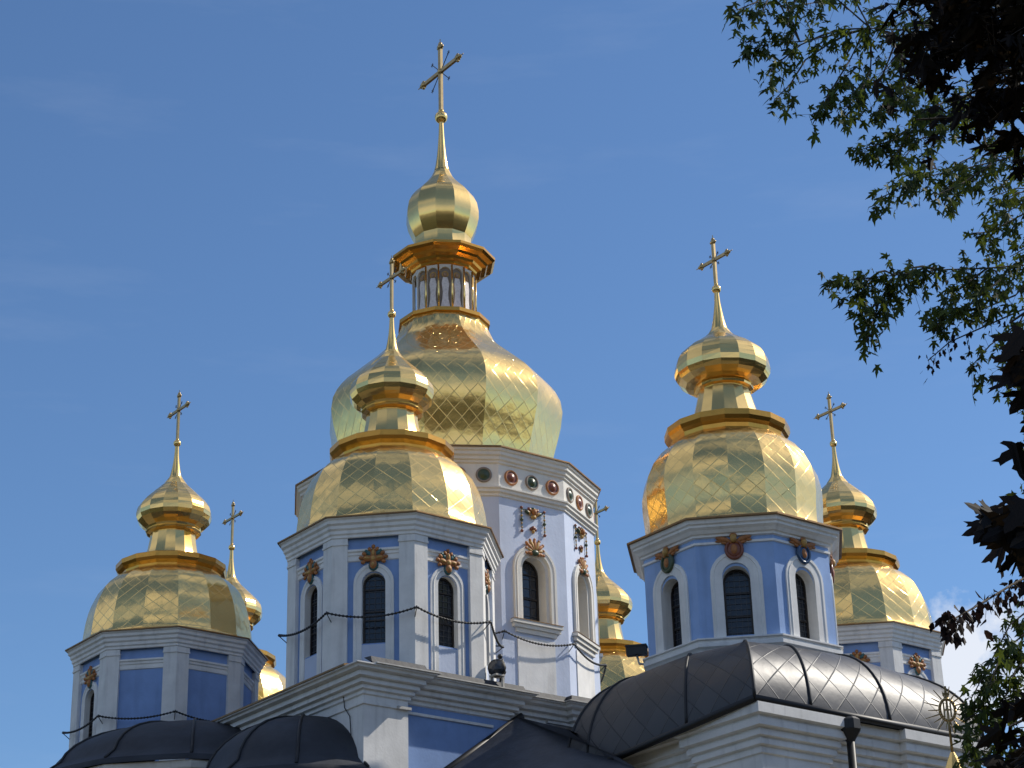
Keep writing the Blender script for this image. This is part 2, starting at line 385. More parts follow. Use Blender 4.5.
def window(ap, w, zb, zs, bars, nv, nh, ft=0.055):
    """Glazed round-headed window set at x = ap: materials glass, frame, lattice."""
    mb = MB(); A = arch(w, zb, zs)
    mb.add([(ap, y, z) for y, z in A], [tuple(range(len(A)))], 0)
    I = arch(w - ft, zb + ft, zs); n = len(A)
    vs = [(ap + 0.05, y, z) for y, z in A] + [(ap + 0.05, y, z) for y, z in I] + [(ap + 0.002, y, z) for y, z in I]
    fs = [(i, (i + 1) % n, n + (i + 1) % n, n + i) for i in range(n)] + [(n + i, n + (i + 1) % n, 2 * n + (i + 1) % n, 2 * n + i) for i in range(n)]
    mb.add(vs, fs, 1)
    top = zs + w
    for z in bars: mb.box((ap + 0.004, -w + ft, z - 0.022), (ap + 0.045, w - ft, z + 0.022), 1)
    for i in range(1, nv):
        y = -w + 2 * w * i / nv; zt = zs + math.sqrt(max(0, w * w - y * y)) - ft
        mb.box((ap + 0.006, y - 0.008, zb + ft), (ap + 0.024, y + 0.008, zt), 2)
    for i in range(1, nh):
        z = zb + (top - zb) * i / nh
        hw = w - ft if z <= zs else math.sqrt(max(0.0, w * w - (z - zs) ** 2)) - ft
        if hw > 0.05: mb.box((ap + 0.008, -hw, z - 0.008), (ap + 0.022, hw, z + 0.008), 2)
    return mb

def gilt_cross(half, up_, down, th, ray):
    """Byzantine cross with knobbed ends; its arms run along x. Origin at the crossing."""
    mb = MB(); b = th
    mb.box((-b, -b * 0.7, -down), (b, b * 0.7, up_), 0)
    mb.box((-half, -b * 0.62, -b * 0.9), (-b, b * 0.62, b * 0.9), 0); mb.box((b, -b * 0.62, -b * 0.9), (half, b * 0.62, b * 0.9), 0)
    k = th * 1.75
    def knob(x, z, dx, dz):
        mb.ball((x, 0, z), k * 0.95, 0, n=8)
        for s_ in (1, -1): mb.ball((x + dz * s_ * k * 0.9, 0, z + dx * s_ * k * 0.9), k * 0.5, 0, n=8)
        mb.ball((x + dx * k, 0, z + dz * k), k * 0.62, 0, n=8)
        mb.tube([(x + dx * k, 0, z + dz * k), (x + dx * k * 2.6, 0, z + dz * k * 2.6)], th * 0.26, 0, 5)
    knob(half, 0, 1, 0); knob(-half, 0, -1, 0); knob(0, up_, 0, 1)
    mb.ball((0, 0, 0), k * 0.95, 0, (1, 1, 1), 10)
    for sx in (1, -1):
        for sz in (1, -1):
            e = Vector((sx, 0, sz * 1.05)).normalized() * ray
            mb.tube([(0, 0, 0), tuple(e)], th * 0.22, 1, 5)
            for a in range(3):
                d = Vector((math.cos(a * 1.047 + 0.3), 0, math.sin(a * 1.047 + 0.3))) * th * 1.1
                mb.tube([tuple(e - d), tuple(e + d)], th * 0.16, 1, 4)
    return mb

def lobed_plaque(ap, zc, s=1.0):
    """Ceramic cross-shaped plaque: three leafy lobes over a rosette."""
    mb = MB(); x = ap + 0.04
    for i, a in enumerate((0.0, 1.45, -1.45)):
        dy, dz = math.sin(a), math.cos(a); L_ = 1.0 if i else 0.85
        mb.ball((x, dy * 0.17 * L_ * s, zc + dz * 0.17 * s), 0.13 * s, 0, (0.5, 0.8, 1.3), 10, -a)
        mb.ball((x + 0.05, dy * 0.18 * L_ * s, zc + dz * 0.18 * s), 0.06 * s, 2, (0.7, 0.7, 1.6), 8, -a)
        for b in (-0.42, 0.0, 0.42):
            q = 0.36 if b == 0 else 0.31
            mb.ball((x + 0.02, math.sin(a + b) * q * L_ * s, zc + math.cos(a + b) * q * s), 0.062 * s, 0, (0.8, 1, 1.15), 8, -a - b)
    for a in (0.72, -0.72):
        mb.ball((x, math.sin(a) * 0.22 * s, zc + math.cos(a) * 0.24 * s), 0.10 * s, 1, (0.5, 0.8, 1.2), 8, -a)
        mb.ball((x + 0.02, math.sin(a) * 0.31 * s, zc + math.cos(a) * 0.31 * s), 0.055 * s, 1, (0.6, 1, 1), 8)
    mb.ball((x, 0, zc), 0.14 * s, 0, (0.6, 1, 1), 12); mb.ball((x + 0.06, 0, zc), 0.075 * s, 2, (0.7, 1, 1), 8)
    mb.ball((x, 0, zc - 0.19 * s), 0.155 * s, 1, (0.45, 0.95, 1.1), 12); mb.ball((x + 0.04, 0, zc - 0.18 * s), 0.115 * s, 0, (0.6, 0.95, 1.15), 12); mb.ball((x + 0.09, 0, zc - 0.18 * s), 0.05 * s, 2, (0.7, 1, 1.2), 8)
    return mb

def winged_plaque(ap, zc, disc):
    """Winged ceramic head above a round medallion."""
    mb = MB()
    for sy in (1, -1):
        for i, (y, z, l, a) in enumerate(((0.16, 0.06, 0.15, 0.9), (0.27, 0.10, 0.17, 1.15), (0.36, 0.13, 0.14, 1.4), (0.24, 0.0, 0.12, 1.3), (0.40, 0.06, 0.10, 1.6))):
            mb.ball((ap + 0.06 - i * 0.005, sy * y, zc + z), l, 0, (0.35, 0.42, 1), 8, -sy * a)
    mb.ball((ap + 0.10, 0, zc + 0.10), 0.11, 3, (0.8, 0.9, 1.1), 10)
    mb.ball((ap + 0.08, 0, zc + 0.19), 0.09, 0, (0.6, 1.2, 0.8), 10)
    ri = [(0.25 + 0.05 * math.cos(t), 0.05 * math.sin(t)) for t in [i * math.pi / 4 for i in range(9)]]
    vs = []; n = 20
    for k in range(n):
        a = 2 * math.pi * k / n
        for r, h in ri: vs.append((ap + 0.05 + h, r * 0.88 * math.cos(a), zc - 0.20 + r * math.sin(a)))
    mb.add(vs, [(k * 9 + i, ((k + 1) % n) * 9 + i, ((k + 1) % n) * 9 + i + 1, k * 9 + i + 1) for k in range(n) for i in range(8)], 1, True)
    mb.ball((ap + 0.03, 0, zc - 0.20), 0.24, 1, (0.25, 0.9, 1), 14)
    mb.ball((ap + 0.07, 0, zc - 0.20), 0.13, 2, (0.5, 0.75, 1.1), 10)
    return mb

def shell_crest(ap, zc, s=1.0):
    mb = MB()
    b0 = zc - 0.20 * s
    for i in range(9):
        a = R(-100 + 25 * i); l = (0.30 if abs(i - 4) < 3 else 0.25) * s
        mb.ball((ap + 0.06, math.sin(a) * l, b0 + math.cos(a) * l), l * 0.95, i % 2, (0.28, 0.30, 1), 8, -a)
        mb.ball((ap + 0.07, math.sin(a) * l * 1.75, b0 + math.cos(a) * l * 1.75), 0.07 * s, 0, (0.8, 1, 1), 8)
    mb.ball((ap + 0.08, 0, b0 - 0.02), 0.16 * s, 2, (0.6, 1.2, 0.8), 10)
    for sy in (-1, 1): mb.ball((ap + 0.07, sy * 0.17 * s, b0 - 0.05), 0.09 * s, 0, (0.7, 1, 1), 8)
    return mb

def garland(ap, zc):
    """Two hanging bead strings either side of a winged head and a drop."""
    mb = MB(); rng = random.Random(3)
    for sy in (-1, 1):
        dz = 0.0
        mb.tube([(ap + 0.07, sy * 0.46, zc + 0.18 + dz), (ap + 0.07, sy * 0.46, zc - 0.62 + dz)], 0.018, 2, 5)
        for i, (z, r, m) in enumerate(((0.18, 0.075, 1), (0.05, 0.045, 0), (-0.10, 0.06, 0), (-0.23, 0.085, 2), (-0.36, 0.05, 0), (-0.50, 0.05, 0), (-0.62, 0.08, 1))):
            mb.ball((ap + 0.07, sy * 0.46, zc + z + dz), r * 0.72, m, (0.9, 1, 1), 8)
        mb.tube([(ap + 0.05, sy * 0.46, zc + 0.18), (ap + 0.05, sy * 0.36, zc + 0.12), (ap + 0.05, sy * 0.26, zc + 0.14)], 0.02, 2, 5)
    for sy in (-1, 1):
        for j in range(4): mb.ball((ap + 0.09, sy * (0.09 + 0.05 * j), zc + 0.14 - 0.05 * j + 0.06 * (j % 2)), 0.10, (0, 1, 0, 2)[j], (0.6, 0.6, 1.1), 8, -sy * 0.9)
    mb.ball((ap + 0.14, 0, zc + 0.08), 0.10, 3, (0.9, 0.9, 1.1), 10); mb.ball((ap + 0.10, 0, zc + 0.19), 0.10, 2, (0.7, 1.2, 0.6), 8); mb.ball((ap + 0.10, 0, zc - 0.08), 0.09, 0, (0.7, 1.3, 0.9), 8)
    mb.ball((ap + 0.07, 0, zc - 0.46), 0.10, 1, (0.6, 1, 0.8), 10); mb.ball((ap + 0.07, 0, zc - 0.56), 0.07, 0, (0.6, 0.8, 1.3), 8)
    for sy in (-1, 1): mb.ball((ap + 0.06, sy * 0.09, zc - 0.49), 0.06, 1, (0.6, 1, 1), 8)
    return mb

# ------------------------------------------------------------------ ground and far wood
g = MB(); N = 96
rr = [0, 30, 80, 200, 600, 2000, 7000]
vs = [(0, 0, 0)]
for r_ in rr[1:]: vs += [(r_ * math.cos(2 * math.pi * k / N), r_ * math.sin(2 * math.pi * k / N), 0) for k in range(N)]
fs = [(0, 1 + k, 1 + (k + 1) % N) for k in range(N)]
for i in range(len(rr) - 2):
    for k in range(N): fs.append((1 + i * N + k, 1 + (i + 1) * N + k, 1 + (i + 1) * N + (k + 1) % N, 1 + i * N + (k + 1) % N))
g.add(vs, fs)
tag(g.build('ground', ['paving']), kind='structure')

rng = random.Random(11)
wd = MB()
for i in range(850):
    a = rng.uniform(0, 2 * math.pi); d = 62 + 150 * rng.random() ** 1.3
    x, y = d * math.cos(a), d * math.sin(a); hgt = rng.uniform(15, 26); wr = rng.uniform(5, 8)
    q = Vector((x - CAM.x, y - CAM.y, 0)); f_ = q.dot(cy); l_ = abs(q.dot(cx))
    if q.length < 22 or (f_ > -5 and l_ < 14 + f_ * 0.36 and f_ < 130): continue
    for j in range(4):
        wd.ball((x + rng.uniform(-3, 3), y + rng.uniform(-3, 3), hgt * (0.25 + 0.17 * j)), wr * rng.uniform(0.7, 1.0), 0, (1, 1, hgt / wr * 0.36), 8)
tag(wd.build('distant_wood', ['wood']), 'dark belt of trees standing all round the churchyard far off', 'trees', kind='stuff')

# ------------------------------------------------------------------ the cathedral
CATH = tag(empty('cathedral', (0, 0, 0)), 'blue and white baroque cathedral with seven golden domes and dark roofs', 'cathedral')
ZA = 20.253 + EYE            # cornice lip of the five small towers
ZR = 18.951 + EYE
ZC = 25.085 + EYE

FACES = [R(-90), R(-45), 0.0, R(45), R(90)]

def upper(tower, dome_prof, n, phase, nd, vd, collar, neck, cup, spire, zball, rball, zcross, cr, tiled, jit):
    """Dome, collar, neck, cupola, spire, ball and cross as sub-parts of a tower."""
    rg = random.Random(5)
    MB().lathe(dome_prof, n, phase, 0, 'strip', nd, vd).build('dome', ['sheet'], tower)
    MB().lathe(collar, n, phase, 0, 'flat').build('dome_collar', ['amber'], tower)
    b = MB()
    b.lathe(neck, n, phase, 0, 'strip')
    b.build('cupola_neck', ['gold'], tower)
    b = MB()
    if tiled: b.tiles(cup, n, phase, 0, rg, jit)
    else: b.lathe(cup, n, phase, 0, 'strip')
    b.build('cupola', ['gold'], tower)
    MB().lathe(spire, 16, phase, 0, 'round').build('spire', ['gold'], tower)
    MB().ball((0, 0, zball), rball, 0, n=20).tube([(0, 0, zball + rball * 0.9), (0, 0, zball + rball * 1.25)], rball * 0.45, 0, 10).build('spire_ball', ['gold'], tower)
    c = gilt_cross(*cr).build('cross', ['oldgold', 'frame'], tower, (0, 0, zcross))
    return c

# --- small tower, built once at the south-east corner
def small_tower():
    rp = 3.12; rw = 2.99; c8 = math.cos(R(22.5)); ap = rw * c8; hw = rw * math.sin(R(22.5)); app = rp * c8; hwp = rp * math.sin(R(22.5))
    b = MB(); OP = (0.34, -3.66, -1.93, 0.30)
    for k in range(8):
        wall_face(b, ap, hw, -5.0, -0.4, OP if R(-91) <= R(-180) + k * R(45) <= R(91) else None, 0, 1, R(-180) + k * R(45))
    t = b.build('domed_tower', ['blue', 'white'], CATH, (6.389, -9.453, ZA))
    prof = [(0, -0.56), (0.03, -0.54), (0.03, -0.47), (0.075, -0.43), (0.075, -0.34), (0.13, -0.29), (0.135, -0.2), (0.20, -0.15), (0.20, -0.06), (0.255, -0.02), (0.255, 0.0)]
    P = ring(8, rp, R(22.5))
    cm = MB().sweep(P, prof, True, 0)
    cm.sweep(P, [(0.25, 0.002), (0.305, 0.002), (0.305, 0.04), (-0.3, 0.12)], True, 1)
    cm.build('cornice', ['white', 'lip'], t)
    # pilasters wrapping the corners
    pm = None
    for k in range(8):
        a = R(22.5) + k * R(45)
        if pm is None:
            m = MB(); l = 0.45
            V = Vector((rp, 0)); d1 = Vector((-math.sin(R(22.5)), math.cos(R(22.5)))); d2 = Vector((-math.sin(R(22.5)), -math.cos(R(22.5))))
            n1 = Vector((math.cos(R(22.5)), math.sin(R(22.5)))); n2 = Vector((n1.x, -n1.y)); dep = app - ap + 0.05
            p1 = V + d1 * l; p2 = V + d2 * l
            for (z0, z1, gx) in ((-5.0, -0.76, 0.0), (-0.76, -0.70, 0.03), (-0.70, -0.565, 0.012)):
                sc = 1 + gx / rp
                pl = [p1 - n1 * dep, p1 * sc + d1 * gx, V * sc * 1.0 + Vector((gx * 0.1, 0)), p2 * sc + d2 * gx, p2 - n2 * dep]
                vs = [(q.x, q.y, z) for z in (z0, z1) for q in pl]
                m.add(vs, [(1, 0, 5, 6), (2, 1, 6, 7), (3, 2, 7, 8), (4, 3, 8, 9), (0, 1, 2, 3, 4), (9, 8, 7, 6, 5)], 0)
            pm = m.build('pilaster', ['white'], t, rz=a)
        else: copy_at(pm, a)
    # lintel band over each bay
    lm = MB(); pr = [(0, -1.24), (0.04, -1.22), (0.04, -1.15), (0.02, -1.14), (0.02, -1.07), (0.05, -1.05), (0.05, -0.98), (0.09, -0.95), (0.09, -0.89), (0, -0.88)]
    vs = [(ap + o, y, z) for y in (-hwp + 0.45, hwp - 0.45) for o, z in pr]; n = len(pr)
    lm.add(vs, [(i, i + n, i + n + 1, i + 1) for i in range(n - 1)], 0)
    lo = lm.build('lintel_band', ['white'], t, rz=FACES[0])
    for a in FACES[1:]: copy_at(lo, a)
    so = surround(ap, 0.58, -5.0, -1.90, 0.34, 0.05, -5.0).build('window_surround', ['white'], t, rz=FACES[0])
    wi = window(ap - 0.2, 0.34, -3.66, -1.93, (-2.05, -2.7, -2.95), 4, 12).build('window', ['glass', 'frame', 'lattice'], t, rz=FACES[0])
    apm = MB().box((ap + 0.002, -0.34, -5.0), (ap + 0.02, 0.34, -3.70)).build('window_apron', ['paleblue'], t, rz=FACES[0])
    pq = lobed_plaque(ap + 0.02, -1.20).build('ceramic_plaque', ['terra', 'teal', 'ochre'], t, rz=FACES[0])
    for a in FACES[1:]:
        for o in (so, wi, apm, pq): copy_at(o, a)
    dome = [(3.1, 0.06), (2.98, 0.14), (2.90, 0.3), (2.87, 0.62), (2.83, 0.95), (2.76, 1.31), (2.68, 1.58), (2.57, 1.84), (2.46, 2.08), (2.30, 2.28), (2.02, 2.54), (1.72, 2.73), (1.5, 2.82)]
    collar = [(1.58, 2.52), (1.62, 2.60), (1.73, 2.66), (1.75, 2.79), (1.86, 2.88), (1.92, 2.98), (1.92, 3.14), (1.87, 3.17), (0.9, 3.42)]
    neck = [(1.02, 3.25), (0.93, 3.5), (0.86, 3.8), (0.81, 4.1), (0.79, 4.35)]
    cup = [(0.80, 4.34), (0.93, 4.38), (0.97, 4.43), (0.93, 4.50), (0.97, 4.56), (1.10, 4.66), (1.25, 4.82), (1.305, 4.96), (1.315, 5.10), (1.26, 5.33), (1.08, 5.58), (0.86, 5.80), (0.65, 6.01), (0.43, 6.22), (0.27, 6.45), (0.23, 6.52)]
    spire = [(0.25, 6.46), (0.22, 6.52), (0.185, 6.66), (0.145, 6.86), (0.11, 7.1), (0.085, 7.35), (0.07, 7.7)]
    upper(t, dome, 16, 0, 2.0, 2.3, collar, neck, cup, spire, 7.83, 0.135, 9.123, (0.63, 0.55, 1.15, 0.052, 0.30), True, 0.004)
    return t
FL = small_tower()
FL['label'] = 'small tower with arched windows in front of the tallest dome'
copy_tree(FL, CATH, (6.613, 9.88, ZA - 0.093))['label'] = 'small tower at far right, half behind the lower blue tower'
copy_tree(FL, CATH, (-15.096, -2.749, ZA - 0.142))['label'] = 'hidden small tower whose cupola shows behind the left tower'
copy_tree(FL, CATH, (-6.683, 9.636, ZA - 0.021))['label'] = 'hidden small tower whose cupola shows right of the tallest tower'
# the north-east tower has blind bays on two faces
tl = copy_tree(FL, CATH, (-6.319, -10.063, ZA - 0.191), lambda o: o.name.split('.')[0] in ('window_surround', 'window', 'window_apron', 'ceramic_plaque') and o.rotation_euler.z > R(-60))
tl['label'] = 'left small tower with blind blue bays on its shaded faces'
rw = 2.99 * math.cos(R(22.5))
bp = MB().box((rw + 0.002, -0.71, -5.0), (rw + 0.006, 0.71, -1.225), 0).build('blind_panel', ['blue'], tl, rz=R(-45))
for a in (0.0, R(45)): copy_at(bp, a)

# --- lower, broader tower over the south arm
def broad_tower():
    rw = 2.76; c8 = math.cos(R(22.5)); ap = rw * c8; hw = rw * math.sin(R(22.5))
    b = MB(); OP = (0.37, -3.2, -1.63, 0.42)
    for k in range(8):
        a = R(-180) + k * R(45); wall_face(b, ap, hw, -3.68, -0.3, OP if -1.6 < a < 1.6 else None, 0, 1, a)
    t = b.build('domed_tower', ['skyblue', 'white'], CATH, (14.697, -3.353, ZR)); t['label'] = 'lower broad tower with sky blue walls on the dark vaulted roof'
    P = ring(8, rw, R(22.5))
    prof = [(0, -0.44), (0.08, -0.42), (0.08, -0.36), (0.14, -0.34), (0.20, -0.26), (0.28, -0.2), (0.28, -0.14), (0.34, -0.11), (0.36, 0.0)]
    cm = MB().sweep(P, prof, True, 0)
    cm.sweep(P, [(0.355, 0.002), (0.44, 0.002), (0.44, 0.05), (-0.3, 0.12)], True, 1)
    cm.sweep(P, [(0, -0.63), (0.05, -0.62), (0.05, -0.56), (0, -0.55)], True, 0)
    cm.build('cornice', ['white', 'lip'], t)
    MB().sweep(P, [(0.02, -3.70), (0.07, -3.68), (0.07, -3.6), (0.10, -3.55), (0.15, -3.50), (0.15, -3.40), (0.11, -3.38), (0.11, -3.33), (0.17, -3.31), (0.17, -3.27), (0, -3.24)], True, 0).build('sill_moulding', ['white'], t)
    MB().sweep(P, [(0.03, -4.5), (0.03, -3.69), (-0.1, -3.69)], True, 0).build('base_flashing', ['black'], t)
    so = surround(ap, 0.70, -3.3, -1.55, 0.37, 0.05).build('window_surround', ['white'], t, rz=FACES[0])
    wi = window(ap - 0.36, 0.37, -3.2, -1.63, (-1.95, -2.6), 5, 12).build('window', ['glass', 'frame', 'lattice'], t, rz=FACES[0])
    for a in FACES[1:]:
        for o in (so, wi): copy_at(o, a)
    for i, a in enumerate(FACES):
        winged_plaque(ap + 0.03, -0.62, 0).build('ceramic_plaque', ['terra', ('green', 'red', 'dblue', 'red', 'dblue')[(i + 0) % 5] if i else 'green', 'terra', 'ochre'], t, rz=a)
    dome = [(2.74, 0.06), (2.60, 0.14), (2.52, 0.3), (2.53, 0.84), (2.57, 1.3), (2.57, 1.70), (2.49, 2.11), (2.31, 2.51), (2.06, 2.85), (1.70, 3.17), (1.45, 3.3)]
    collar = [(1.54, 3.0), (1.58, 3.1), (1.67, 3.16), (1.69, 3.3), (1.77, 3.39), (1.82, 3.5), (1.82, 3.67), (1.75, 3.70), (0.96, 4.00)]
    neck = [(1.04, 3.9), (0.94, 4.2), (0.86, 4.5), (0.79, 4.78), (0.77, 4.94)]
    cup = [(0.78, 4.92), (0.86, 4.96), (0.88, 5.03), (0.84, 5.06), (1.12, 5.14), (1.30, 5.28), (1.39, 5.44), (1.41, 5.60), (1.35, 5.90), (1.25, 6.08), (1.03, 6.29), (0.76, 6.47), (0.5, 6.65), (0.36, 6.8), (0.27, 6.94)]
    spire = [(0.31, 6.82), (0.26, 6.92), (0.22, 7.08), (0.17, 7.3), (0.13, 7.55), (0.09, 7.85), (0.07, 8.2)]
    upper(t, dome, 16, 0, 2.0, 2.3, collar, neck, cup, spire, 8.304, 0.14, 9.297, (0.56, 0.60, 0.9, 0.052, 0.24), True, 0.004)
    return t
BT = broad_tower()

# --- the tallest, twelve-sided tower
def tall_tower():
    rw = 5.1; h = R(15); ap = rw * math.cos(h); hw = rw * math.sin(h)
    vis = [R(-90), R(-60), R(-30), 0.0, R(30), R(60), R(90)]
    b = MB(); OP = (0.47, -5.62, -3.93, 0.55)
    for k in range(12):
        a = R(-180) + k * R(30); wall_face(b, ap, hw, -10.0, -0.3, OP if -1.6 < a < 1.6 else None, 0, 1, a)
    t = b.build('domed_tower', ['paleblue', 'cream'], CATH, (0.155, -2.944, ZC)); t.rotation_euler = (0, 0, R(-1.3)); t['label'] = 'tallest tower, twelve sided, with roundel frieze and two tiered dome'
    P = ring(12, rw, h)
    cm = MB().sweep(P, [(0.015, -0.5), (0.07, -0.46), (0.07, -0.40), (0.13, -0.36), (0.14, -0.27), (0.20, -0.22), (0.20, -0.12), (0.25, -0.08), (0.26, 0.0)], True, 0)
    cm.sweep(P, [(0.255, 0.002), (0.31, 0.002), (0.31, 0.05), (-0.6, 0.25)], True, 1)
    cm.sweep(P, [(0, -1.62), (0.05, -1.60), (0.05, -1.52), (0.12, -1.48), (0.12, -1.40), (0.17, -1.36), (0.17, -1.31), (0.03, -1.28), (0.015, -0.5)], True, 0)
    cm.build('cornice', ['cream', 'lip'], t)
    # roundels on the frieze, three to a face, colours alternating round the drum
    ro = []
    for m_ in ('red', 'green'):
        q = MB(); n = 20; pr = [(0.265, 0.0), (0.265, 0.05), (0.235, 0.075), (0.20, 0.05), (0.17, 0.035), (0.12, 0.07), (0.06, 0.10), (0.0, 0.11)]
        for (mi, seg) in ((1, pr[:4]), (0, pr[3:])):
            vs = [(hh, r_ * math.cos(2 * math.pi * k / n), r_ * math.sin(2 * math.pi * k / n)) for k in range(n) for r_, hh in seg]; c = len(seg)
            q.add(vs, [(k * c + i, ((k + 1) % n) * c + i, ((k + 1) % n) * c + i + 1, k * c + i + 1) for k in range(n) for i in range(c - 1)], mi, True)
        ro.append((m_, q))
    first = {}; cnt = 1
    for a in vis:
        for y in (-0.84, 0.0, 0.84):
            m_, q = ro[cnt % 2]; cnt += 1
            px = Vector((ap + 0.02, y, 0)); px.rotate(Matrix.Rotation(a, 3, 'Z'))
            if m_ not in first: o = first[m_] = q.build('ceramic_roundel', [m_, 'terra' if m_ == 'red' else 'niche'], t)
            else: o = first[m_].copy(); COL.objects.link(o); o.parent = t
            o.location = (px.x, px.y, -0.89); o.rotation_euler = (0, 0, a)
    so = surround(ap, 0.84, -5.68, -3.92, 0.60, 0.10)
    I0 = [(ap + 0.002, y, z) for y, z in arch(0.60, -5.64, -3.92)]; I1 = [(ap + 0.002, y, z) for y, z in arch(0.47, -5.64, -3.93)]
    n = len(I0); so.add(I0 + I1, [(i, i + 1, n + i + 1, n + i) for i in range(n - 1)], 0)
    so = so.build('window_surround', ['cream'], t, rz=vis[0])
    sl = MB().box((ap, -0.93, -5.93), (ap + 0.13, 0.93, -5.804)).box((ap, -0.98, -5.80), (ap + 0.19, 0.98, -5.69), 0).box((ap, -0.98, -5.688), (ap + 0.21, 0.98, -5.67), 1).box((ap, -0.80, -6.08), (ap + 0.07, 0.80, -5.934), 0).build('window_sill', ['cream', 'lip'], t, rz=vis[0])
    wi = window(ap - 0.45, 0.47, -5.62, -3.93, (-3.93, -4.75), 3, 7, 0.07).build('window', ['glass', 'frame', 'lattice'], t, rz=vis[0])
    pn = MB().box((ap + 0.002, -0.74, -10.0), (ap + 0.035, 0.74, -6.2)).build('wall_panel', ['white'], t, rz=vis[0])
    sh = shell_crest(ap + 0.02, -3.15, 0.82).build('shell_crest', ['terra', 'ochre', 'green'], t, rz=vis[0])
    gd = garland(ap - 0.02, -2.02).build('ceramic_garland', ['ochre', 'red', 'green', 'terra'], t, rz=vis[0])
    for a in vis[1:]:
        for o in (so, sl, wi, pn, sh, gd): copy_at(o, a)
    dome = [(3.66, 0.2), (3.68, 0.7), (3.80, 1.3), (3.97, 1.9), (4.11, 2.43), (4.19, 3.0), (4.13, 3.45), (3.98, 3.78), (3.82, 4.02), (3.62, 4.26), (3.3, 4.55), (2.96, 4.86), (2.5, 5.27), (2.08, 5.7), (1.80, 6.05), (1.61, 6.49), (1.55, 6.85)]
    collar = [(1.45, 6.46), (1.50, 6.54), (1.58, 6.56), (1.60, 6.62), (1.68, 6.66), (1.68, 6.80), (1.60, 6.83), (1.15, 6.95)]
    neck = [(1.16, 9.28), (1.10, 9.7), (1.04, 10.0), (1.06, 10.25)]
    cup = [(1.06, 10.24), (1.15, 10.42), (1.30, 10.78), (1.36, 11.08), (1.36, 11.36), (1.30, 11.72), (1.18, 11.98), (1.02, 12.2), (0.78, 12.45), (0.56, 12.7), (0.4, 12.93), (0.30, 13.15), (0.27, 13.25)]
    spire = [(0.29, 13.2), (0.24, 13.42), (0.19, 13.75), (0.145, 14.2), (0.11, 14.7), (0.085, 15.3)]
    upper(t, dome, 12, h, 4.0, 1.7, collar, neck, cup, spire, 15.528, 0.245, 17.557, (1.16, 1.10, 1.85, 0.08, 0.80), False, 0)
    # lantern between the two tiers
    NL = 15; hl = math.pi / NL; L0 = R(-18.9) + hl
    la = MB(); rl = 1.15; apl = rl * math.cos(hl); hwl = rl * math.sin(hl); L_OP = (0.205, 7.0, 8.42, 0.09)
    for k in range(NL):
        wall_face(la, apl, hwl, 6.9, 8.95, L_OP, 0, 0, L0 + k * 2 * hl)
    la = la.build('lantern', ['cream'], t)
    uc = MB().lathe([(1.15, 8.72), (1.22, 8.76), (1.25, 8.84), (1.40, 8.88), (1.44, 8.97), (1.60, 9.02), (1.66, 9.10), (1.84, 9.16), (1.93, 9.24), (1.93, 9.34), (1.86, 9.36), (1.1, 9.5)], 12, h, 0, 'flat').build('lantern_cornice', ['amber'], t)
    nk = MB()
    A = arch(0.205, 7.0, 8.42, 8); x = apl - 0.085
    nk.add([(x, y, z) for y, z in A], [tuple(range(len(A)))], 0)
    nk.prism([(-0.17, 7.02), (0.17, 7.02), (0.11, 7.35), (0.10, 7.6), (0.145, 7.95), (0.08, 8.22), (-0.08, 8.22), (-0.13, 8.0), (-0.09, 7.65), (-0.12, 7.3)], x + 0.002, x + 0.05, 1)
    nk.ball((x + 0.03, 0, 8.34), 0.085, 2, (0.4, 0.85, 1.1), 8)
    nk.prism([(0.13 * math.cos(a * math.pi / 6), 8.36 + 0.13 * math.sin(a * math.pi / 6)) for a in range(12)], x + 0.004, x + 0.014, 3)
    nk = nk.build('icon_niche', ['niche', 'robe', 'skin', 'ochre'], t, rz=L0 - 6 * hl)
    co = MB().tube([(rl + 0.02, 0, 6.9), (rl + 0.02, 0, 8.7)], 0.036, 0, 8).build('colonnette', ['gold'], t, rz=L0 - 5 * hl)
    for k in range(1, 8): copy_at(nk, L0 - 6 * hl + 2 * hl * k)
    for k in range(1, 7): copy_at(co, L0 - 5 * hl + 2 * hl * k)
    return t
TT = tall_tower()

# --- body of the church: walls, entablatures, roofs
ZE = 15.47 + EYE
wall = MB()
main = [(1.95, -9.0), (1.95, -12.4), (9.35, -12.4), (9.35, -10.95), (9.1, -10.95), (9.1, -7.35), (8.85, -7.35), (8.85, -4.9), (9.1, -4.9), (9.1, 2.0), (9.1, 12.6), (-9.5, 12.6), (-9.5, 2.0), (-18.5, 2.0), (-18.5, -7.5), (-9.5, -7.5), (-9.5, -12.0), (-3.2, -12.0), (-3.2, -9.0)]
for i in range(len(main)):
    a, b_ = main[i], main[(i + 1) % len(main)]
    white = i in (0, 1, 2, 3)
    wall.add([(*a, 0), (*b_, 0), (*b_, ZE - 0.70), (*a, ZE - 0.70)], [(0, 1, 2, 3)], 1 if white else 0)
wall.build('wall', ['blue', 'white'], CATH)
EP = [(0.0, -1.06), (0.06, -1.02), (0.06, -0.92), (0.04, -0.91), (0.04, -0.87), (0.14, -0.84), (0.14, -0.72), (0.11, -0.71), (0.11, -0.67), (0.24, -0.64), (0.24, -0.50), (0.21, -0.49), (0.21, -0.45), (0.36, -0.42), (0.36, -0.26), (0.33, -0.25), (0.33, -0.21), (0.50, -0.17), (0.52, -0.07), (0.60, -0.05), (0.60, 0.0)]
EP = [(o, z * 0.68) for o, z in EP]
ent = MB().sweep(main[:10], [(o, ZE + z) for o, z in EP], False, 0)
ent.sweep(main[:4], [(-0.02, ZE - 0.99), (0.05, ZE - 0.97), (0.05, ZE - 0.91), (-0.02, ZE - 0.89)], False, 0)
ent.build('entablature', ['white'], CATH)
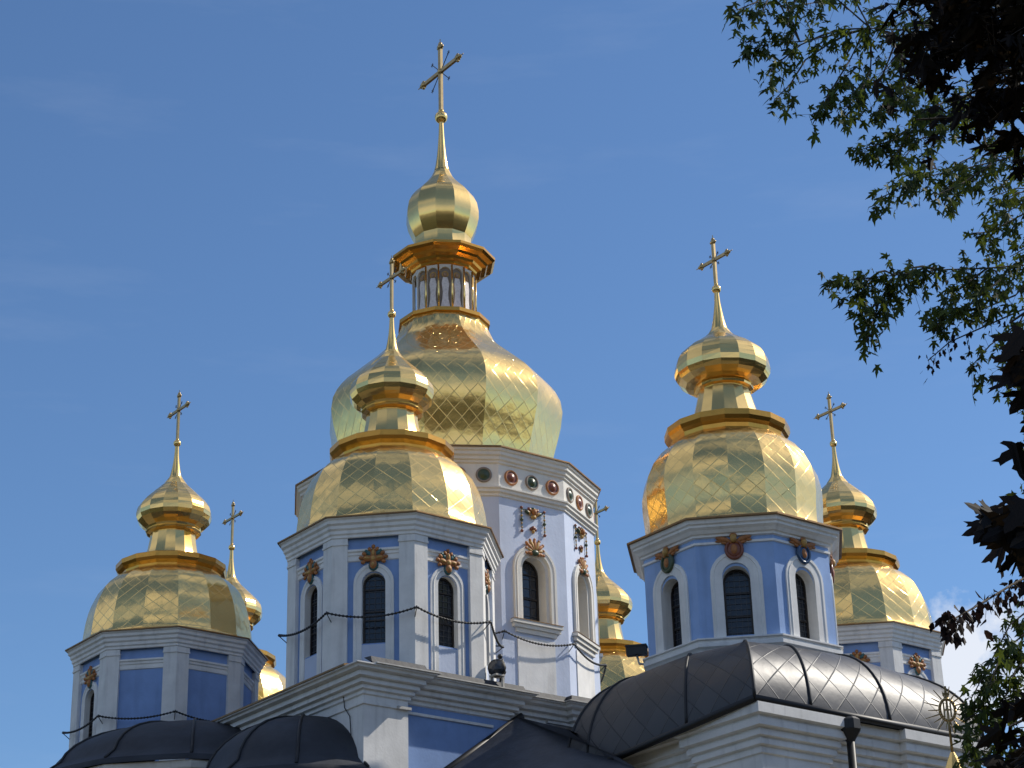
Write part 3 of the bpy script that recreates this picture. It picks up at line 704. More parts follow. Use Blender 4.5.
fl_ = MB().sweep([main[2], main[3], main[4], main[5], main[6], main[7], main[8], main[9]], [(0.58, ZE + 0.003), (0.66, ZE + 0.003), (0.66, ZE + 0.035), (0.1, ZE + 0.09)], False, 0)
fl_.build('roof_flashing', ['flash'], CATH)
fl2 = MB().sweep(main[0:3], [(0.58, ZE + 0.002), (0.64, ZE + 0.002), (0.64, ZE + 0.05), (0.1, ZE + 0.12)], False, 0)
fl2.build('roof_edging', ['lip'], CATH)
sk = MB().sweep(main[2:10], [(0.52, ZE + 0.045), (0.42, ZE + 0.06), (0.34, ZE + 0.27), (0.0, ZE + 0.30)], False, 0)
sk.build('roof_skirt', ['slate'], CATH)
# flat roof sheet
fr = MB(); poly = [(1.9, -9.0), (1.9, -12.5), (9.5, -12.5), (9.5, -11.0), (9.3, -10.9), (9.3, -7.4), (9.0, -7.3), (9.0, -4.9), (9.2, -4.8), (9.2, 12.7), (-9.6, 12.7), (-9.6, 2.1), (-18.6, 2.1), (-18.6, -7.6), (-9.6, -7.6), (-9.6, -9.0)]
n = len(poly)
fr.add([(x, y, ZE + 0.10) for x, y in poly] + [(x, y, ZE - 0.1) for x, y in poly], [tuple(range(n))] + [(i, (i + 1) % n, n + (i + 1) % n, n + i) for i in range(n)], 0)
fr.build('flat_roof', ['slate'], CATH)
lowr = MB().box((-9.6, -12.1, ZE - 1.6), (2.2, -9.02, ZE - 0.35)); lowr.build('low_roof', ['slate'], CATH)
# string course across the blue bay
MB().box((9.102, -10.9, ZE - 0.99), (9.16, -7.9, ZE - 0.92)).build('string_course', ['white'], CATH)
MB().box((9.352, -11.35, ZE - 0.975), (9.45, -10.9, ZE - 0.90)).build('string_course', ['flash'], CATH)
MB().tube([(8.35, -12.47, ZE), (8.5, -12.46, ZE - 0.9), (8.75, -12.45, ZE - 1.2), (8.9, -12.44, ZE - 2.6), (8.95, -12.44, 4)], 0.016, 0, 5).build('conductor_cable', ['black'], CATH)

# apses with dark half-dome roofs
def apse(x, y, rad, ze, rise, nfac):
    a0 = math.pi; da = math.pi / nfac
    b = MB(); prof = [(rad + 0.42, 0.0), (rad + 0.42, 0.16), (rad + 0.30, 0.20)] + [(rad * 0.985 * math.cos(t * math.pi / 20), 0.22 + rise * math.sin(t * math.pi / 20)) for t in range(1, 10)] + [(0.02, 0.22 + rise)]
    seg = nfac * 4; h = len(prof); vs = []
    for k in range(seg + 1):
        a = a0 + math.pi * k / seg; f_ = k / seg * nfac; f_ = abs(f_ - int(f_) - 0.5) * 2     # faintly faceted between the ribs
        q = 1 - 0.018 * (1 - f_ * f_)
        vs += [(r_ * q * math.cos(a), r_ * q * math.sin(a), z) for r_, z in prof]
    b.add(vs, [(k * h + i, (k + 1) * h + i, (k + 1) * h + i + 1, k * h + i + 1) for k in range(seg) for i in range(h - 1)], 0, True)
    ro = b.build('apse_roof', ['slate'], CATH, (x, y, ze))
    rb = MB()
    for k in range(nfac + 1):
        a = a0 + k * da
        rb.tube([((r_ + 0.01) * math.cos(a), (r_ + 0.01) * math.sin(a), z + 0.01) for r_, z in prof[2:-1]], 0.045, 0, 6)
    rb.build('roof_rib', ['black'], ro)
    w = MB().lathe([(rad, -ze), (rad, -0.7), (rad + 0.06, -0.66), (rad + 0.06, -0.55), (rad + 0.16, -0.45), (rad + 0.18, -0.3), (rad + 0.30, -0.2), (rad + 0.36, -0.06), (rad + 0.36, 0.0)], 2 * nfac, math.pi, 0, 'flat', 1, 1, 0, nfac)
    w.build('apse_wall', ['white'], CATH, (x, y, ze))
apse(6.35, -12.35, 2.85, 12.55 + EYE, 1.95, 5)
apse(-0.4, -12.1, 4.55, 13.85 + EYE, 1.85, 6)

# the south arm: block, entablature and cloister-vault roof
ZV = 12.9 + EYE
bx0, bx1, by0, by1 = 9.3, 18.95, -7.1, -0.05
blk = [(bx0, by0), (16.95, by0), (16.95, by0 - 0.22), (bx1 + 0.22, by0 - 0.22), (bx1 + 0.22, by0 + 2.1), (bx1, by0 + 2.1), (bx1, by1 - 2.1), (bx1 + 0.22, by1 - 2.1), (bx1 + 0.22, by1 + 0.22), (16.9, by1 + 0.22), (16.9, by1), (bx0, by1)]
ww = MB()
for i in range(len(blk)):
    a, b_ = blk[i], blk[(i + 1) % len(blk)]
    ww.add([(*a, 0), (*b_, 0), (*b_, ZV - 1.64), (*a, ZV - 1.64)], [(0, 1, 2, 3)], 1 if i in (1, 2, 3, 4, 6, 7, 8, 9) else 0)
ww.build('wall', ['blue', 'white'], CATH)
EP2 = [(0.0, -1.62), (0.05, -1.60), (0.05, -1.53), (0.0, -1.51), (0.0, -1.14), (0.06, -1.12), (0.06, -1.00), (0.04, -0.99), (0.04, -0.96), (0.15, -0.93), (0.15, -0.80), (0.12, -0.79), (0.12, -0.76), (0.23, -0.73), (0.23, -0.60), (0.20, -0.59), (0.20, -0.55), (0.35, -0.52), (0.35, -0.34), (0.31, -0.33), (0.31, -0.28), (0.45, -0.25), (0.46, 0.0)]
MB().sweep(blk, [(o, ZV - 0.02 + z) for o, z in EP2], False, 0).build('entablature', ['white'], CATH)
cxv, cyv = 14.697, -3.353
E1, E2, E3, E0 = Vector((19.55, -7.8, ZV + 0.06)), Vector((19.55, 0.55, ZV + 0.06)), Vector((12.5, 0.55, ZV - 0.3)), Vector((12.5, -8.05, ZV - 0.56))
sides = [(E1, E2, -45, 45, (0.0, 0.23, 0.57, 1.0)), (E2, E3, 45, 135, (0.0, 0.5, 1.0)), (E3, E0, 135, 232, (0.0, 0.33, 0.67, 1.0)), (E0, E1, 232, 315, (0.0, 0.12, 0.66, 1.0))]
vm = MB(); ribs = []
def meridian(p, ang):
    t_ = Vector((cxv + 2.72 * math.cos(R(ang)), cyv + 2.72 * math.sin(R(ang)), 15.22 + EYE)); pts = []
    for i in range(15):
        w = R(90) * i / 14; c, z = math.cos(w) ** 0.92, math.sin(w)
        pts.append(Vector((t_.x + (p.x - t_.x) * c, t_.y + (p.y - t_.y) * c, p.z + (t_.z - p.z) * z)))
    return pts
run = 0.0
for p, q, a0_, a1_, fr_ in sides:
    for f0, f1 in zip(fr_[:-1], fr_[1:]):
        n_ = 4; cols = [meridian(p.lerp(q, f0 + (f1 - f0) * k / n_), a0_ + (a1_ - a0_) * (f0 + (f1 - f0) * k / n_)) for k in range(n_ + 1)]
        ribs.append(cols[0]); h = 15
        # each bay is bent a little flatter than the ribs that bound it
        vs = []; uv = []
        for k, c_ in enumerate(cols):
            ln = 0.0
            for i, v_ in enumerate(c_):
                if i: ln += (v_ - c_[i - 1]).length
                flat = cols[0][i].lerp(cols[-1][i], k / n_)
                vs.append(tuple(v_.lerp(flat, 0.75))); uv.append(((run + (q - p).length * (f1 - f0) * k / n_) / 0.92, ln / 0.95))
        run += (q - p).length * (f1 - f0)
        vm.add(vs, [(k * h + i, (k + 1) * h + i, (k + 1) * h + i + 1, k * h + i + 1) for k in range(n_) for i in range(h - 1)], 0, True, uv)
vr = vm.build('vault_roof', ['roof'], CATH)
for c_ in ribs:
    MB().tube([tuple(v_ + Vector((0, 0, 0.01))) for v_ in c_[:-1]], 0.045, 0, 6).build('roof_rib', ['black'], vr)
gt = MB(); V = [E0, E1, E2, E3]
for k in range(4): gt.tube([tuple(V[k]), tuple(V[(k + 1) % 4])], 0.10, 0, 8)
gt.build('gutter', ['black'], vr)
MB().box((9.2, -7.5, ZV - 1.2), (13.5, 0.5, ZV - 0.75)).build('flat_roof', ['slate'], CATH)
dp = MB(); x_, y_ = 19.52, by0 + 2.55
dp.lathe([(0.10, -0.62), (0.13, -0.55), (0.25, -0.38), (0.30, -0.30), (0.30, -0.06), (0.2, 0.02)], 8, R(22.5), 0, 'flat', c=(x_, y_, ZV))
dp.tube([(x_, y_, ZV - 0.55), (x_, y_, 0.3)], 0.105, 0, 10)
dp.build('downpipe', ['black'], CATH)
# hipped lean-to roof in the angle between the two blocks
ln_ = MB(); xw = 9.13
A_, B_, C_, D_ = (xw, -7.1, 14.92 + EYE), (xw, -3.0, 14.86 + EYE), (15.2, -9.3, 11.2 + EYE), (xw, -11.0, 12.0 + EYE)
C_ = (15.8, -10.4, 10.6 + EYE)
edge = [(x, y, z + EYE) for x, y, z in ((12.8, -8.2, 13.61), (13.12, -8.2, 13.38), (13.73, -8.2, 12.98), (14.83, -8.2, 12.44), (15.9, -8.3, 11.8))]
ln_.add([A_, D_, C_] + edge[::-1], [(0, 1, 2), (0, 2, 3), (0, 3, 4), (0, 4, 5), (0, 5, 6), (0, 6, 7)], 0, True)
ln_.add([A_, edge[0], (12.9, -5.5, 13.0 + EYE), (xw, -4.0, 14.6 + EYE)], [(0, 1, 2, 3)], 0)
lo = ln_.build('lean_to_roof', ['lead'], CATH)
MB().tube([(xw + 0.05, -6.9, 14.95 + EYE), (xw + 0.05, -11.1, 11.98 + EYE)], 0.11, 0, 6).build('verge', ['black'], lo)
MB().box((xw, -6.0, 14.86 + EYE), (xw + 0.12, -5.0, 14.93 + EYE)).build('flashing', ['flash'], lo)
MB().add([(9.2, -10.5, 0), (15.1, -9.2, 0), (15.1, -7.15, 0), (9.2, -10.5, 11.8 + EYE), (15.1, -9.2, 11.0 + EYE), (15.1, -7.15, 11.8 + EYE)], [(0, 1, 4, 3), (1, 2, 5, 4)], 0).build('wall', ['white'], CATH)

# ------------------------------------------------------------------ rope lights, floodlights
def rope(center, n, phase, r, rwall, zc_, ks, sag, label):
    b = MB(); P = [Vector((r * math.cos(phase + 2 * math.pi * k / n), r * math.sin(phase + 2 * math.pi * k / n), 0)) for k in ks]
    pts = []
    for p, q in zip(P[:-1], P[1:]):
        for i in range(12):
            t = i / 12; pts.append(p.lerp(q, t) + Vector((0, 0, -4 * sag * t * (1 - t))))
    pts.append(P[-1])
    b.tube(pts, 0.024, 0, 6)
    for i in range(0, len(pts) - 1):                      # small lamps along the cable
        for t in (0.25, 0.75):
            c = pts[i].lerp(pts[i + 1], t); b.ball(tuple(c), 0.038, 0, (1, 1, 1.1), 6)
    t_ = b.build('rope_light', ['black'], None, (center[0], center[1], zc_))
    tag(t_, label, 'rope light', 'rope lights round the drums')
    br = MB(); p = Vector((r, 0, 0)); w = Vector((rwall, 0, 0))
    br.tube([tuple(p + Vector((0, 0, 0.03))), tuple(w + Vector((-0.05, 0, 0.02)))], 0.02, 0, 5); br.tube([tuple(p), tuple(w + Vector((-0.02, 0, -0.22)))], 0.014, 0, 5)
    br = br.build('bracket', ['black'], t_, rz=phase + 2 * math.pi * ks[0] / n)
    for k in ks[1:]: copy_at(br, phase + 2 * math.pi * k / n)
    return t_
rope((6.389, -9.453), 8, R(22.5), 3.36, 3.12, ZA - 2.80, (-3, -2, -1, 0, 1), 0.20, 'black rope light sagging round the windowed tower in front')
rope((-6.319, -10.063), 8, R(22.5), 3.36, 3.12, ZA - 2.99, (-3, -2, -1, 0, 1), 0.16, 'black rope light strung round the left tower with blind bays')
rope((0.155, -2.944), 12, R(13.7), 5.32, 5.1, ZC - 6.2, (-2, -1, 0, 1, 2), 0.22, 'black rope light sagging below the tallest tower window sills')

f1 = tag(empty('floodlight', (9.45, -7.95, ZE + 0.06)), 'round black floodlight on pale legs standing on the cornice between towers', 'floodlight', 'floodlights on the roofs')
lb = MB(); d = Vector((0.7, -0.72, 0.05)).normalized()
for i, (r0, r1, l0, l1) in enumerate(((0.20, 0.33, -0.24, 0.0), (0.33, 0.33, 0.0, 0.08), (0.12, 0.20, -0.34, -0.24))):
    lb.tube([tuple(Vector((0, 0, 0.74)) + d * l0), tuple(Vector((0, 0, 0.74)) + d * l1)], r0, 0, 14, r1)
lb.build('lamp_housing', ['black'], f1)
lb = MB(); lb.tube([tuple(Vector((0, 0, 0.74)) + d * 0.083), tuple(Vector((0, 0, 0.74)) + d * 0.09)], 0.28, 0, 14); lb.build('lens', ['glass'], f1)
lb = MB()
for s_ in (-0.2, 0.2):
    lb.box((-0.04 + s_ * 0.7, -0.04 + s_ * 0.72, 0), (0.04 + s_ * 0.7, 0.04 + s_ * 0.72, 0.5)); 
lb.box((-0.2, -0.2, 0.44), (0.2, 0.2, 0.50)); lb.build('stand', ['flash'], f1)
lb = MB()
for (a, z, r) in ((0.42, 1.05, 0.12), (0.58, 0.75, 0.11), (0.5, 0.5, 0.08), (0.3, 1.25, 0.10)): lb.ball((-0.5 * a, 0.86 * a, z), r, 0, n=8)
lb.tube([(-0.1, 0.2, 0.3), (-0.25, 0.45, 1.2)], 0.04, 0, 6); lb.build('gear_box', ['black'], f1); f1.scale = (0.8, 0.8, 0.8)

f2 = tag(empty('floodlight', (12.898, -5.683, 15.75 + EYE)), 'black box floodlight on a thin arm left of the broad tower', 'floodlight', 'floodlights on the roofs')
lb = MB(); A_ = Matrix.Rotation(R(-40), 3, 'Z')
lb.box((-0.28, -0.14, 0.26), (0.28, 0.14, 0.50)); lb.box((-0.30, -0.16, 0.48), (0.30, 0.16, 0.53)); lb.build('lamp_housing', ['black'], f2, rz=R(40))
MB().tube([(0.0, 0, 0.26), (0.06, 0.02, 0.0), (0.32, 0.25, -0.05), (0.5, 0.4, -0.1)], 0.035, 0, 6).build('stand', ['flash'], f2)

# ------------------------------------------------------------------ canopy with the gilded sunburst finial, nearer the camera
def cam_pt(X, Y, Z): return (CAM.x + cx.x * X + cy.x * Y, CAM.y + cx.y * X + cy.y * Y, Z + EYE)
kx, ky, kz = cam_pt(6.35, 30, 7.09)
KI = tag(empty('well_canopy', (kx, ky, 0), HEAD), 'small tent-shaped gilded roof with a sunburst finial beside the dark leaves', 'canopy')
b = MB().lathe([(1.5, kz - 2.6), (1.42, kz - 2.5), (0.95, kz - 1.85), (0.55, kz - 1.15), (0.27, kz - 0.55), (0.10, kz - 0.14), (0.03, kz)], 8, R(22.5), 0, 'strip'); b.build('roof', ['gold'], KI)
MB().tube([(0, 0, kz - 0.05), (0, 0, kz + 0.9)], 0.022, 0, 6, 0.016).build('pole', ['oldgold'], KI)
sb = MB(); zc_ = kz + 0.64; n = 24
for k in range(n):
    a = 2 * math.pi * k / n; a2 = 2 * math.pi * (k + 1) / n
    sb.tube([(0.115 * math.cos(a), 0, zc_ + 0.165 * math.sin(a)), (0.115 * math.cos(a2), 0, zc_ + 0.165 * math.sin(a2))], 0.024, 0, 6)
for k in range(18):
    a = 2 * math.pi * k / 18; l = 0.36 if k % 2 == 0 else 0.29
    sb.tube([(0.14 * math.cos(a), 0, zc_ + 0.19 * math.sin(a)), (l * math.cos(a), 0, zc_ + l * math.sin(a))], 0.012, 0, 5, 0.006)
sb.tube([(-0.05, 0, zc_ - 0.11), (-0.05, 0, zc_ + 0.11)], 0.014, 0, 5); sb.tube([(0.05, 0, zc_ - 0.11), (0.05, 0, zc_ + 0.11)], 0.014, 0, 5); sb.tube([(-0.05, 0, zc_), (0.05, 0, zc_)], 0.014, 0, 5)
sb.build('sunburst', ['oldgold'], KI)
sm = MB(); sm.box((-0.05, -0.015, kz + 0.86), (0.05, 0.015, kz + 0.90)); sm.box((-0.015, -0.015, kz + 0.80), (0.015, 0.015, kz + 1.0)); sm.build('cross', ['oldgold'], KI)
for sx in (-1, 1):
    for sy in (-1, 1): MB().tube([(sx * 1.0, sy * 1.0, 0), (sx * 1.0, sy * 1.0, kz - 2.5)], 0.11, 0, 10).build('post', ['white'], KI)
MB().lathe([(1.5, kz - 2.6), (1.5, kz - 2.75), (1.2, kz - 2.85), (0.0, kz - 2.85)], 8, R(22.5), 0, 'flat').build('eave', ['white'], KI)

# ------------------------------------------------------------------ maples
HALF = [(0.0, 0.0), (0.09, -0.03), (0.30, -0.10), (0.20, 0.06), (0.17, 0.16), (0.36, 0.28), (0.56, 0.60), (0.42, 0.52), (0.34, 0.60), (0.25, 0.48), (0.13, 0.42), (0.16, 0.64), (0.10, 0.74), (0.0, 1.12)]
HALF_PLUMP = [(0.0, 0.0), (0.10, -0.07), (0.30, -0.12), (0.42, -0.06), (0.27, 0.06), (0.22, 0.16), (0.44, 0.24), (0.52, 0.36), (0.76, 0.44), (0.57, 0.50), (0.55, 0.62), (0.38, 0.53), (0.20, 0.46), (0.20, 0.62), (0.28, 0.74), (0.16, 0.82), (0.12, 0.98), (0.0, 1.16)]
HALF_SMALL = [(0.0, 0.0), (0.16, 0.12), (0.22, 0.3), (0.30, 0.5), (0.16, 0.62), (0.10, 0.8), (0.0, 1.0)]
class Leaves:
    def __init__(s, half): s.h = half; s.v = []; s.f = []
    def leaf(s, p, d, nrm, size, fold, curl):
        d = d.normalized(); a = d.cross(nrm)
        if a.length < 1e-4: a = d.cross(Vector((0.3, 0.5, 0.8)))
        a.normalize(); n_ = a.cross(d).normalized()
        for sgn in (1, -1):
            o = len(s.v)
            for (x, y) in s.h:
                q = p + d * (y * size) + (a * sgn * math.cos(fold) - n_ * math.sin(fold)) * (x * size) - n_ * (curl * size * (y * y + 0.6 * x * x))
                s.v.append(tuple(q))
            k = tuple(range(o, o + len(s.h))); s.f.append(k if sgn > 0 else k[::-1])
    def build(s, name, mat, parent):
        me = bpy.data.meshes.new(name); me.from_pydata(s.v, [], s.f); me.materials.append(M[mat]); me.update()
        o = bpy.data.objects.new(name, me); COL.objects.link(o); o.parent = parent; return o
def rv(r, s=1.0): return Vector((r.gauss(0, s), r.gauss(0, s), r.gauss(0, s)))
def along(pts, t):
    pts = [Vector(p) for p in pts]; n = len(pts) - 1; i = min(int(t * n), n - 1); return pts[i].lerp(pts[i + 1], t * n - i)

def twig(lv, wood, pts, count, size, rng_, spread, droop=0.8, tw=0.006, tmax=0.8):
    """A leafy twig; points run from the tip inwards."""
    wood.tube([tuple(Vector(p)) for p in pts], tw, 0, 5, tw * 1.9)
    for i in range(count):
        t = (rng_.random() ** 1.25) * tmax
        p = along(pts, t); off = rv(rng_, spread); off.z -= abs(rng_.gauss(0, spread * 1.2)) - spread * 0.3
        q = p + off
        out = (along(pts, 0) - along(pts, 1)).normalized()
        d = out * 0.5 + rv(rng_, 0.55) + Vector((0, 0, -droop))
        nrm = Vector((0, 0, 1)) * 0.7 + rv(rng_, 0.6) + Vector((0.0, -0.3, 0))
        lv.leaf(q, d, nrm, size * rng_.uniform(0.7, 1.15), rng_.uniform(0.1, 0.5), rng_.uniform(-0.05, 0.25))
        if rng_.random() < 0.5: wood.tube([tuple(p), tuple(q)], tw * 0.45, 0, 4, tw * 0.3, False)

def rel(base, pts): return [tuple(Vector(p) - Vector(base)) for p in pts]

# ---- green silver maple, some 20 m off, its trunk outside the picture on the right
GB = Vector((10.4, 24.0, -EYE))
gx, gy, _ = cam_pt(GB.x, GB.y, 0)
GT = tag(empty('maple_tree', (gx, gy, 0), HEAD), 'green maple with finely cut leaves reaching in from the right edge', 'tree')
rg = random.Random(21)
lv = Leaves(HALF); wood = MB()
TW = [
 (60,[(2.78,20,13.03),(3.47,20.35,13.24),(4.38,20.7,13.63),(4.87,21.05,13.82),(5.95,21.4,14.16)]),
 (12,[(3.04,20,12.62),(3.16,20.35,12.93),(3.53,20.7,13.42)]),
 (14,[(3.09,20.2,12.37),(3.34,20.55,12.78),(3.61,20.9,13.34)]),
 (26,[(3.6,20.4,12.27),(3.9,20.75,12.89),(4.18,21.1,13.45)]),
 (24,[(3.85,20.2,12.18),(4.14,20.55,12.62),(4.37,20.9,13.17)]),
 (16,[(4.37,20.6,12.46),(4.57,20.95,12.78),(4.56,21.3,13.28)]),
 (12,[(4.59,20.5,12.54),(4.74,20.85,12.85),(4.79,21.2,13.35)]),
 (12,[(3.29,20,13.23),(3.39,20.35,13.65),(3.66,20.7,14.34)]),
 (14,[(2.73,20,13.47),(3.01,20.35,13.81),(3.3,20.7,14.35)]),
 (6,[(3.01,20,13.43),(3.17,20.35,13.9)]),
 (14,[(3.49,20,13.52),(3.73,20.35,13.78),(4.09,20.7,14.33)]),
 (44,[(4.16,21,12.14),(4.66,21.35,12.47),(5.2,21.7,13.01),(5.81,22.05,13.45),(6.3,22.4,13.77)]),
 (16,[(4.53,21,12),(4.78,21.35,12.46),(5.14,21.7,13.01)]),
 (10,[(4.86,21,12.6),(5.25,21.35,12.94)]),
 (50,[(4.09,20,10.92),(4.68,20.35,11.38),(5.23,20.7,11.67),(5.8,21.05,11.98),(6.27,21.4,12.31)]),
 (16,[(4.74,20,10.96),(5.12,20.35,11.28),(5.58,20.7,11.72)]),
 (20,[(5.35,21,11),(5.65,21.35,11.19),(6.38,21.7,11.72)]),
 (60,[(3.64,21,10.42),(4.48,21.35,10.66),(5.09,21.7,10.89),(5.72,22.05,11.07),(6.73,22.4,11.3)]),
 (20,[(4,21,9.66),(4.28,21.35,10.35),(4.56,21.7,10.84)]),
 (18,[(3.96,21,10.01),(4.27,21.35,10.31),(4.61,21.7,10.77)]),
 (7,[(3.97,21,10.29),(4.19,21.35,10.63)]),
 (30,[(4.83,21,9.84),(4.98,21.35,10.22),(5.3,21.7,10.64),(5.71,22.05,11.05)]),
 (12,[(5.28,21,10.14),(5.69,21.35,10.56)]),
 (22,[(5.01,21,10.05),(5.41,21.35,10.18),(5.94,21.7,10.53)]),
 (14,[(5.37,22,9.74),(5.73,22.35,10.19),(6.22,22.7,10.65)]),
 (26,[(4.71,21,5.53),(5,21.35,5.95),(5.38,21.7,6.52),(5.84,22.05,6.9)]),
 (20,[(4.88,21,5.61),(5.18,21.35,6.12),(5.59,21.7,6.46)]),
 (20,[(5.02,21,5.45),(5.29,21.35,5.91),(5.74,21.7,6.34)]),
 (30,[(4.58,21,5.28),(4.97,21.35,5.54),(5.61,21.7,5.78)]),
 (34,[(4.58,21,4.96),(5.03,21.35,5.16),(5.61,21.7,5.34)]),
]
TRUNKS = [Vector(q) for c_, p_ in TW if len(p_) > 3 for q in p_]
for cnt, pts in TW:
    if len(pts) <= 3:                                   # side twigs spring from the nearest main twig further in
        e = Vector(pts[-1]); q = min((t for t in TRUNKS if t.x > e.x), key=lambda t: (t - e).length)
        wood.tube(rel(GB, [e, e.lerp(q, 0.3) + Vector((0.02, 0, 0.07)), e.lerp(q, 0.65) + Vector((0.0, 0.05, 0.10)), q]), 0.009, 0, 5, 0.011)
        twig(lv, wood, rel(GB, [e, e.lerp(q, 0.35) + Vector((0.02, 0, 0.07)), e.lerp(q, 0.7) + Vector((0, 0.05, 0.09))]), 16, 0.12, rg, 0.10)
    twig(lv, wood, rel(GB, pts), int(cnt * 2.7), 0.150, rg, 0.080, tmax=0.95)
# the fuller part of the crown near and beyond the picture's edge
for i in range(150):
    z = rg.uniform(9.0, 17.5)
    lim = 4.75 if z > 13.2 else (6.0 if z > 11.9 else 6.15)
    x = lim + abs(rg.gauss(0, 0.7)) + rg.uniform(0.0, 1.2); y = rg.uniform(20.5, 25.5) + (x - 5) * 0.3
    tip = Vector((x, y, z)); inn = tip + Vector((rg.uniform(0.5, 1.0), rg.uniform(0.1, 0.6), rg.uniform(0.25, 0.7)))
    twig(lv, wood, rel(GB, [tip, tip.lerp(inn, 0.5) + Vector((0, 0, 0.08)), inn]), 26, 0.15, rg, 0.11)
for i in range(420):
    a = rg.uniform(0, 2 * math.pi); rr_ = 5.0 * math.sqrt(rg.random()); z = rg.uniform(6, 18)
    tip = Vector((GB.x + 0.6 + rr_ * math.cos(a) * 0.9, GB.y + 1 + rr_ * math.sin(a), z)); inn = tip + Vector((0.6, 0.2, 0.4))
    if tip.x < 6.3: continue
    twig(lv, wood, rel(GB, [tip, inn]), 22, 0.16, rg, 0.24)
for (p0, p1, p2, r_) in (((0, 0, 11.0), (-2.0, -1.0, 13.8), (-4.4, -2.4, 15.8), 0.10), ((0, 0, 10.0), (-2.0, -0.8, 12.9), (-4.2, -1.8, 15.2), 0.10), ((0, 0, 8.6), (-2.0, -0.8, 11.2), (-4.1, -2.4, 13.8), 0.09), ((0, 0, 7.6), (-1.8, -0.6, 10.6), (-3.7, -1.7, 12.85), 0.09), ((0, 0, 4.5), (-2.2, -1.2, 7.6), (-4.5, -2.0, 8.4), 0.08), ((0, 0, 4.0), (-2.4, -1.2, 6.4), (-4.8, -2.3, 7.0), 0.08)):
    wood.tube([p0, tuple(Vector(p0).lerp(Vector(p1), 0.5) + Vector((0, 0, -0.2))), p1, p2], r_, 0, 7, 0.02)
lv.build('crown', 'leaf', GT); wood.build('limb', ['bark'], GT)
tk = MB(); tk.tube([(0, 0, 0), (0.05, 0, 1.0), (0.0, 0.05, 4), (0.05, 0.1, 9), (0.2, 0.3, 15), (0.3, 0.5, 18.5)], 0.42, 0, 12, 0.03); tk.build('trunk', ['bark'], GT)
bl = Leaves(HALF_SMALL); bw = MB()
twig(bl, bw, rel(GB, [(4.67,21,9.41),(5.02,21.35,9.79),(5.54,21.7,10.14),(6.38,22.05,10.63)]), 46, 0.09, rg, 0.06, 1.2, tmax=0.75)
bl.build('withered_leaves', 'brownleaf', GT); bw.build('bare_twig', ['bark'], GT)

# ---- purple maple close by, its big dark leaves hanging into the right side
PBASE = Vector((4.18, 8.0, -EYE))
px_, py_, _ = cam_pt(PBASE.x, PBASE.y, 0)
PT = tag(empty('maple_tree', (px_, py_, 0), HEAD), 'dark purple-leaved maple nearer by, shading the right corners', 'tree')
rg = random.Random(8)
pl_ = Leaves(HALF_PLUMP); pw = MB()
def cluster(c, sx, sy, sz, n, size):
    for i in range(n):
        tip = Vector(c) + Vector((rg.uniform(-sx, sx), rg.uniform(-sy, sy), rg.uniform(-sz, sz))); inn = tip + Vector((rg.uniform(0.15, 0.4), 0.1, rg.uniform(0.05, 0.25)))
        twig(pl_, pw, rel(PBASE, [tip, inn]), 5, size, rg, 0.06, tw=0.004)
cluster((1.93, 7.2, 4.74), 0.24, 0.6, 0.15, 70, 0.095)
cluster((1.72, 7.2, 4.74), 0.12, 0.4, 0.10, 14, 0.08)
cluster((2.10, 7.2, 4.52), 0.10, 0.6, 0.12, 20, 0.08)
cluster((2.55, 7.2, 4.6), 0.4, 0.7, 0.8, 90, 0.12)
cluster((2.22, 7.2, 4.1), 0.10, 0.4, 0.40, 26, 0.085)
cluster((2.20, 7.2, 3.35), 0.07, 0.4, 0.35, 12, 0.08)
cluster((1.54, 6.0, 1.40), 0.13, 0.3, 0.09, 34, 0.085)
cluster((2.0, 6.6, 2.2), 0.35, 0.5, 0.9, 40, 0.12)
cluster((4.0, 7.6, 6.2), 1.3, 1.2, 0.9, 170, 0.15)  # out-of-view crown leaves, added sunward to shade the leaves in view
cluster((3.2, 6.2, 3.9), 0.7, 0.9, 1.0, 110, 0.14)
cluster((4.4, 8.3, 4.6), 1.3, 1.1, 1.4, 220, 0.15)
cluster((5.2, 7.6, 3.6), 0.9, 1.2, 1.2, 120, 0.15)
near_leaves = []
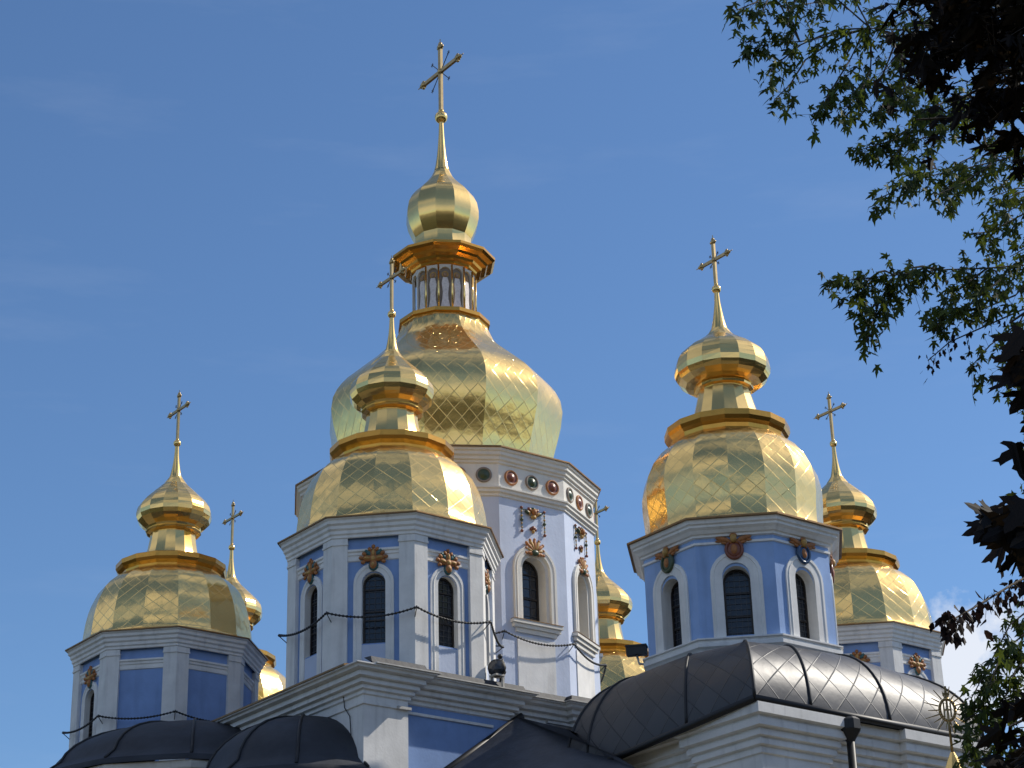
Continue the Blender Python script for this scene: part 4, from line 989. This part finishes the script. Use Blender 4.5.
for (c, n, sx, sz, sz_) in (((1.275, 4.6, 2.06), 9, 0.035, 0.06, 0.085), ((1.29, 4.6, 1.93), 4, 0.03, 0.03, 0.06), ((1.16, 4.4, 1.565), 11, 0.055, 0.035, 0.095), ((1.10, 4.4, 1.56), 3, 0.015, 0.01, 0.085), ((1.21, 4.4, 1.50), 5, 0.03, 0.03, 0.07)):
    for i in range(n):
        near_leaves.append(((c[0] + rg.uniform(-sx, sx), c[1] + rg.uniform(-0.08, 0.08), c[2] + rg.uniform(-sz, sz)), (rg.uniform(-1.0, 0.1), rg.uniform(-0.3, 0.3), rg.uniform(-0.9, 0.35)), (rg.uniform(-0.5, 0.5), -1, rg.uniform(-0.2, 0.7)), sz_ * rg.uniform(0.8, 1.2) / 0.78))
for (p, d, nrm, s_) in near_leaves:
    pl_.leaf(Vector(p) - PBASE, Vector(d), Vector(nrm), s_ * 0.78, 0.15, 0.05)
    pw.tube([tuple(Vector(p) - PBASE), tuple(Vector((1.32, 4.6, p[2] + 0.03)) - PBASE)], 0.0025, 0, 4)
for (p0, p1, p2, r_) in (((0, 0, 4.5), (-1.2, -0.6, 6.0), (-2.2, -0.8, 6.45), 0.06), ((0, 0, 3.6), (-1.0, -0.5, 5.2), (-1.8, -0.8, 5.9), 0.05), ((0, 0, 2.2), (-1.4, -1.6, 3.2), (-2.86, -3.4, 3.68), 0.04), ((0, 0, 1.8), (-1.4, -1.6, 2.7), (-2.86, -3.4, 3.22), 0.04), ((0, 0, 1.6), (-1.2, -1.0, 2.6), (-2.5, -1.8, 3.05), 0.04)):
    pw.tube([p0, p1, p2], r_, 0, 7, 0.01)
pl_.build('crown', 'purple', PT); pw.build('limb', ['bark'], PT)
tk = MB(); tk.tube([(0, 0, 0), (0.02, 0, 1.0), (0.0, 0.05, 3), (0.05, 0.1, 6), (0.1, 0.15, 7.6)], 0.2, 0, 12, 0.02); tk.build('trunk', ['bark'], PT)
b2 = Leaves(HALF_SMALL); w2 = MB()
twig(b2, w2, rel(PBASE, [(1.94,9,2.72),(2.16,9.35,2.9),(2.44,9.7,3.12),(2.79,10.05,3.36)]), 120, 0.065, rg, 0.03, 1.3, tw=0.004, tmax=0.95)
b2.build('withered_leaves', 'brownleaf', PT); w2.build('bare_twig', ['bark'], PT)
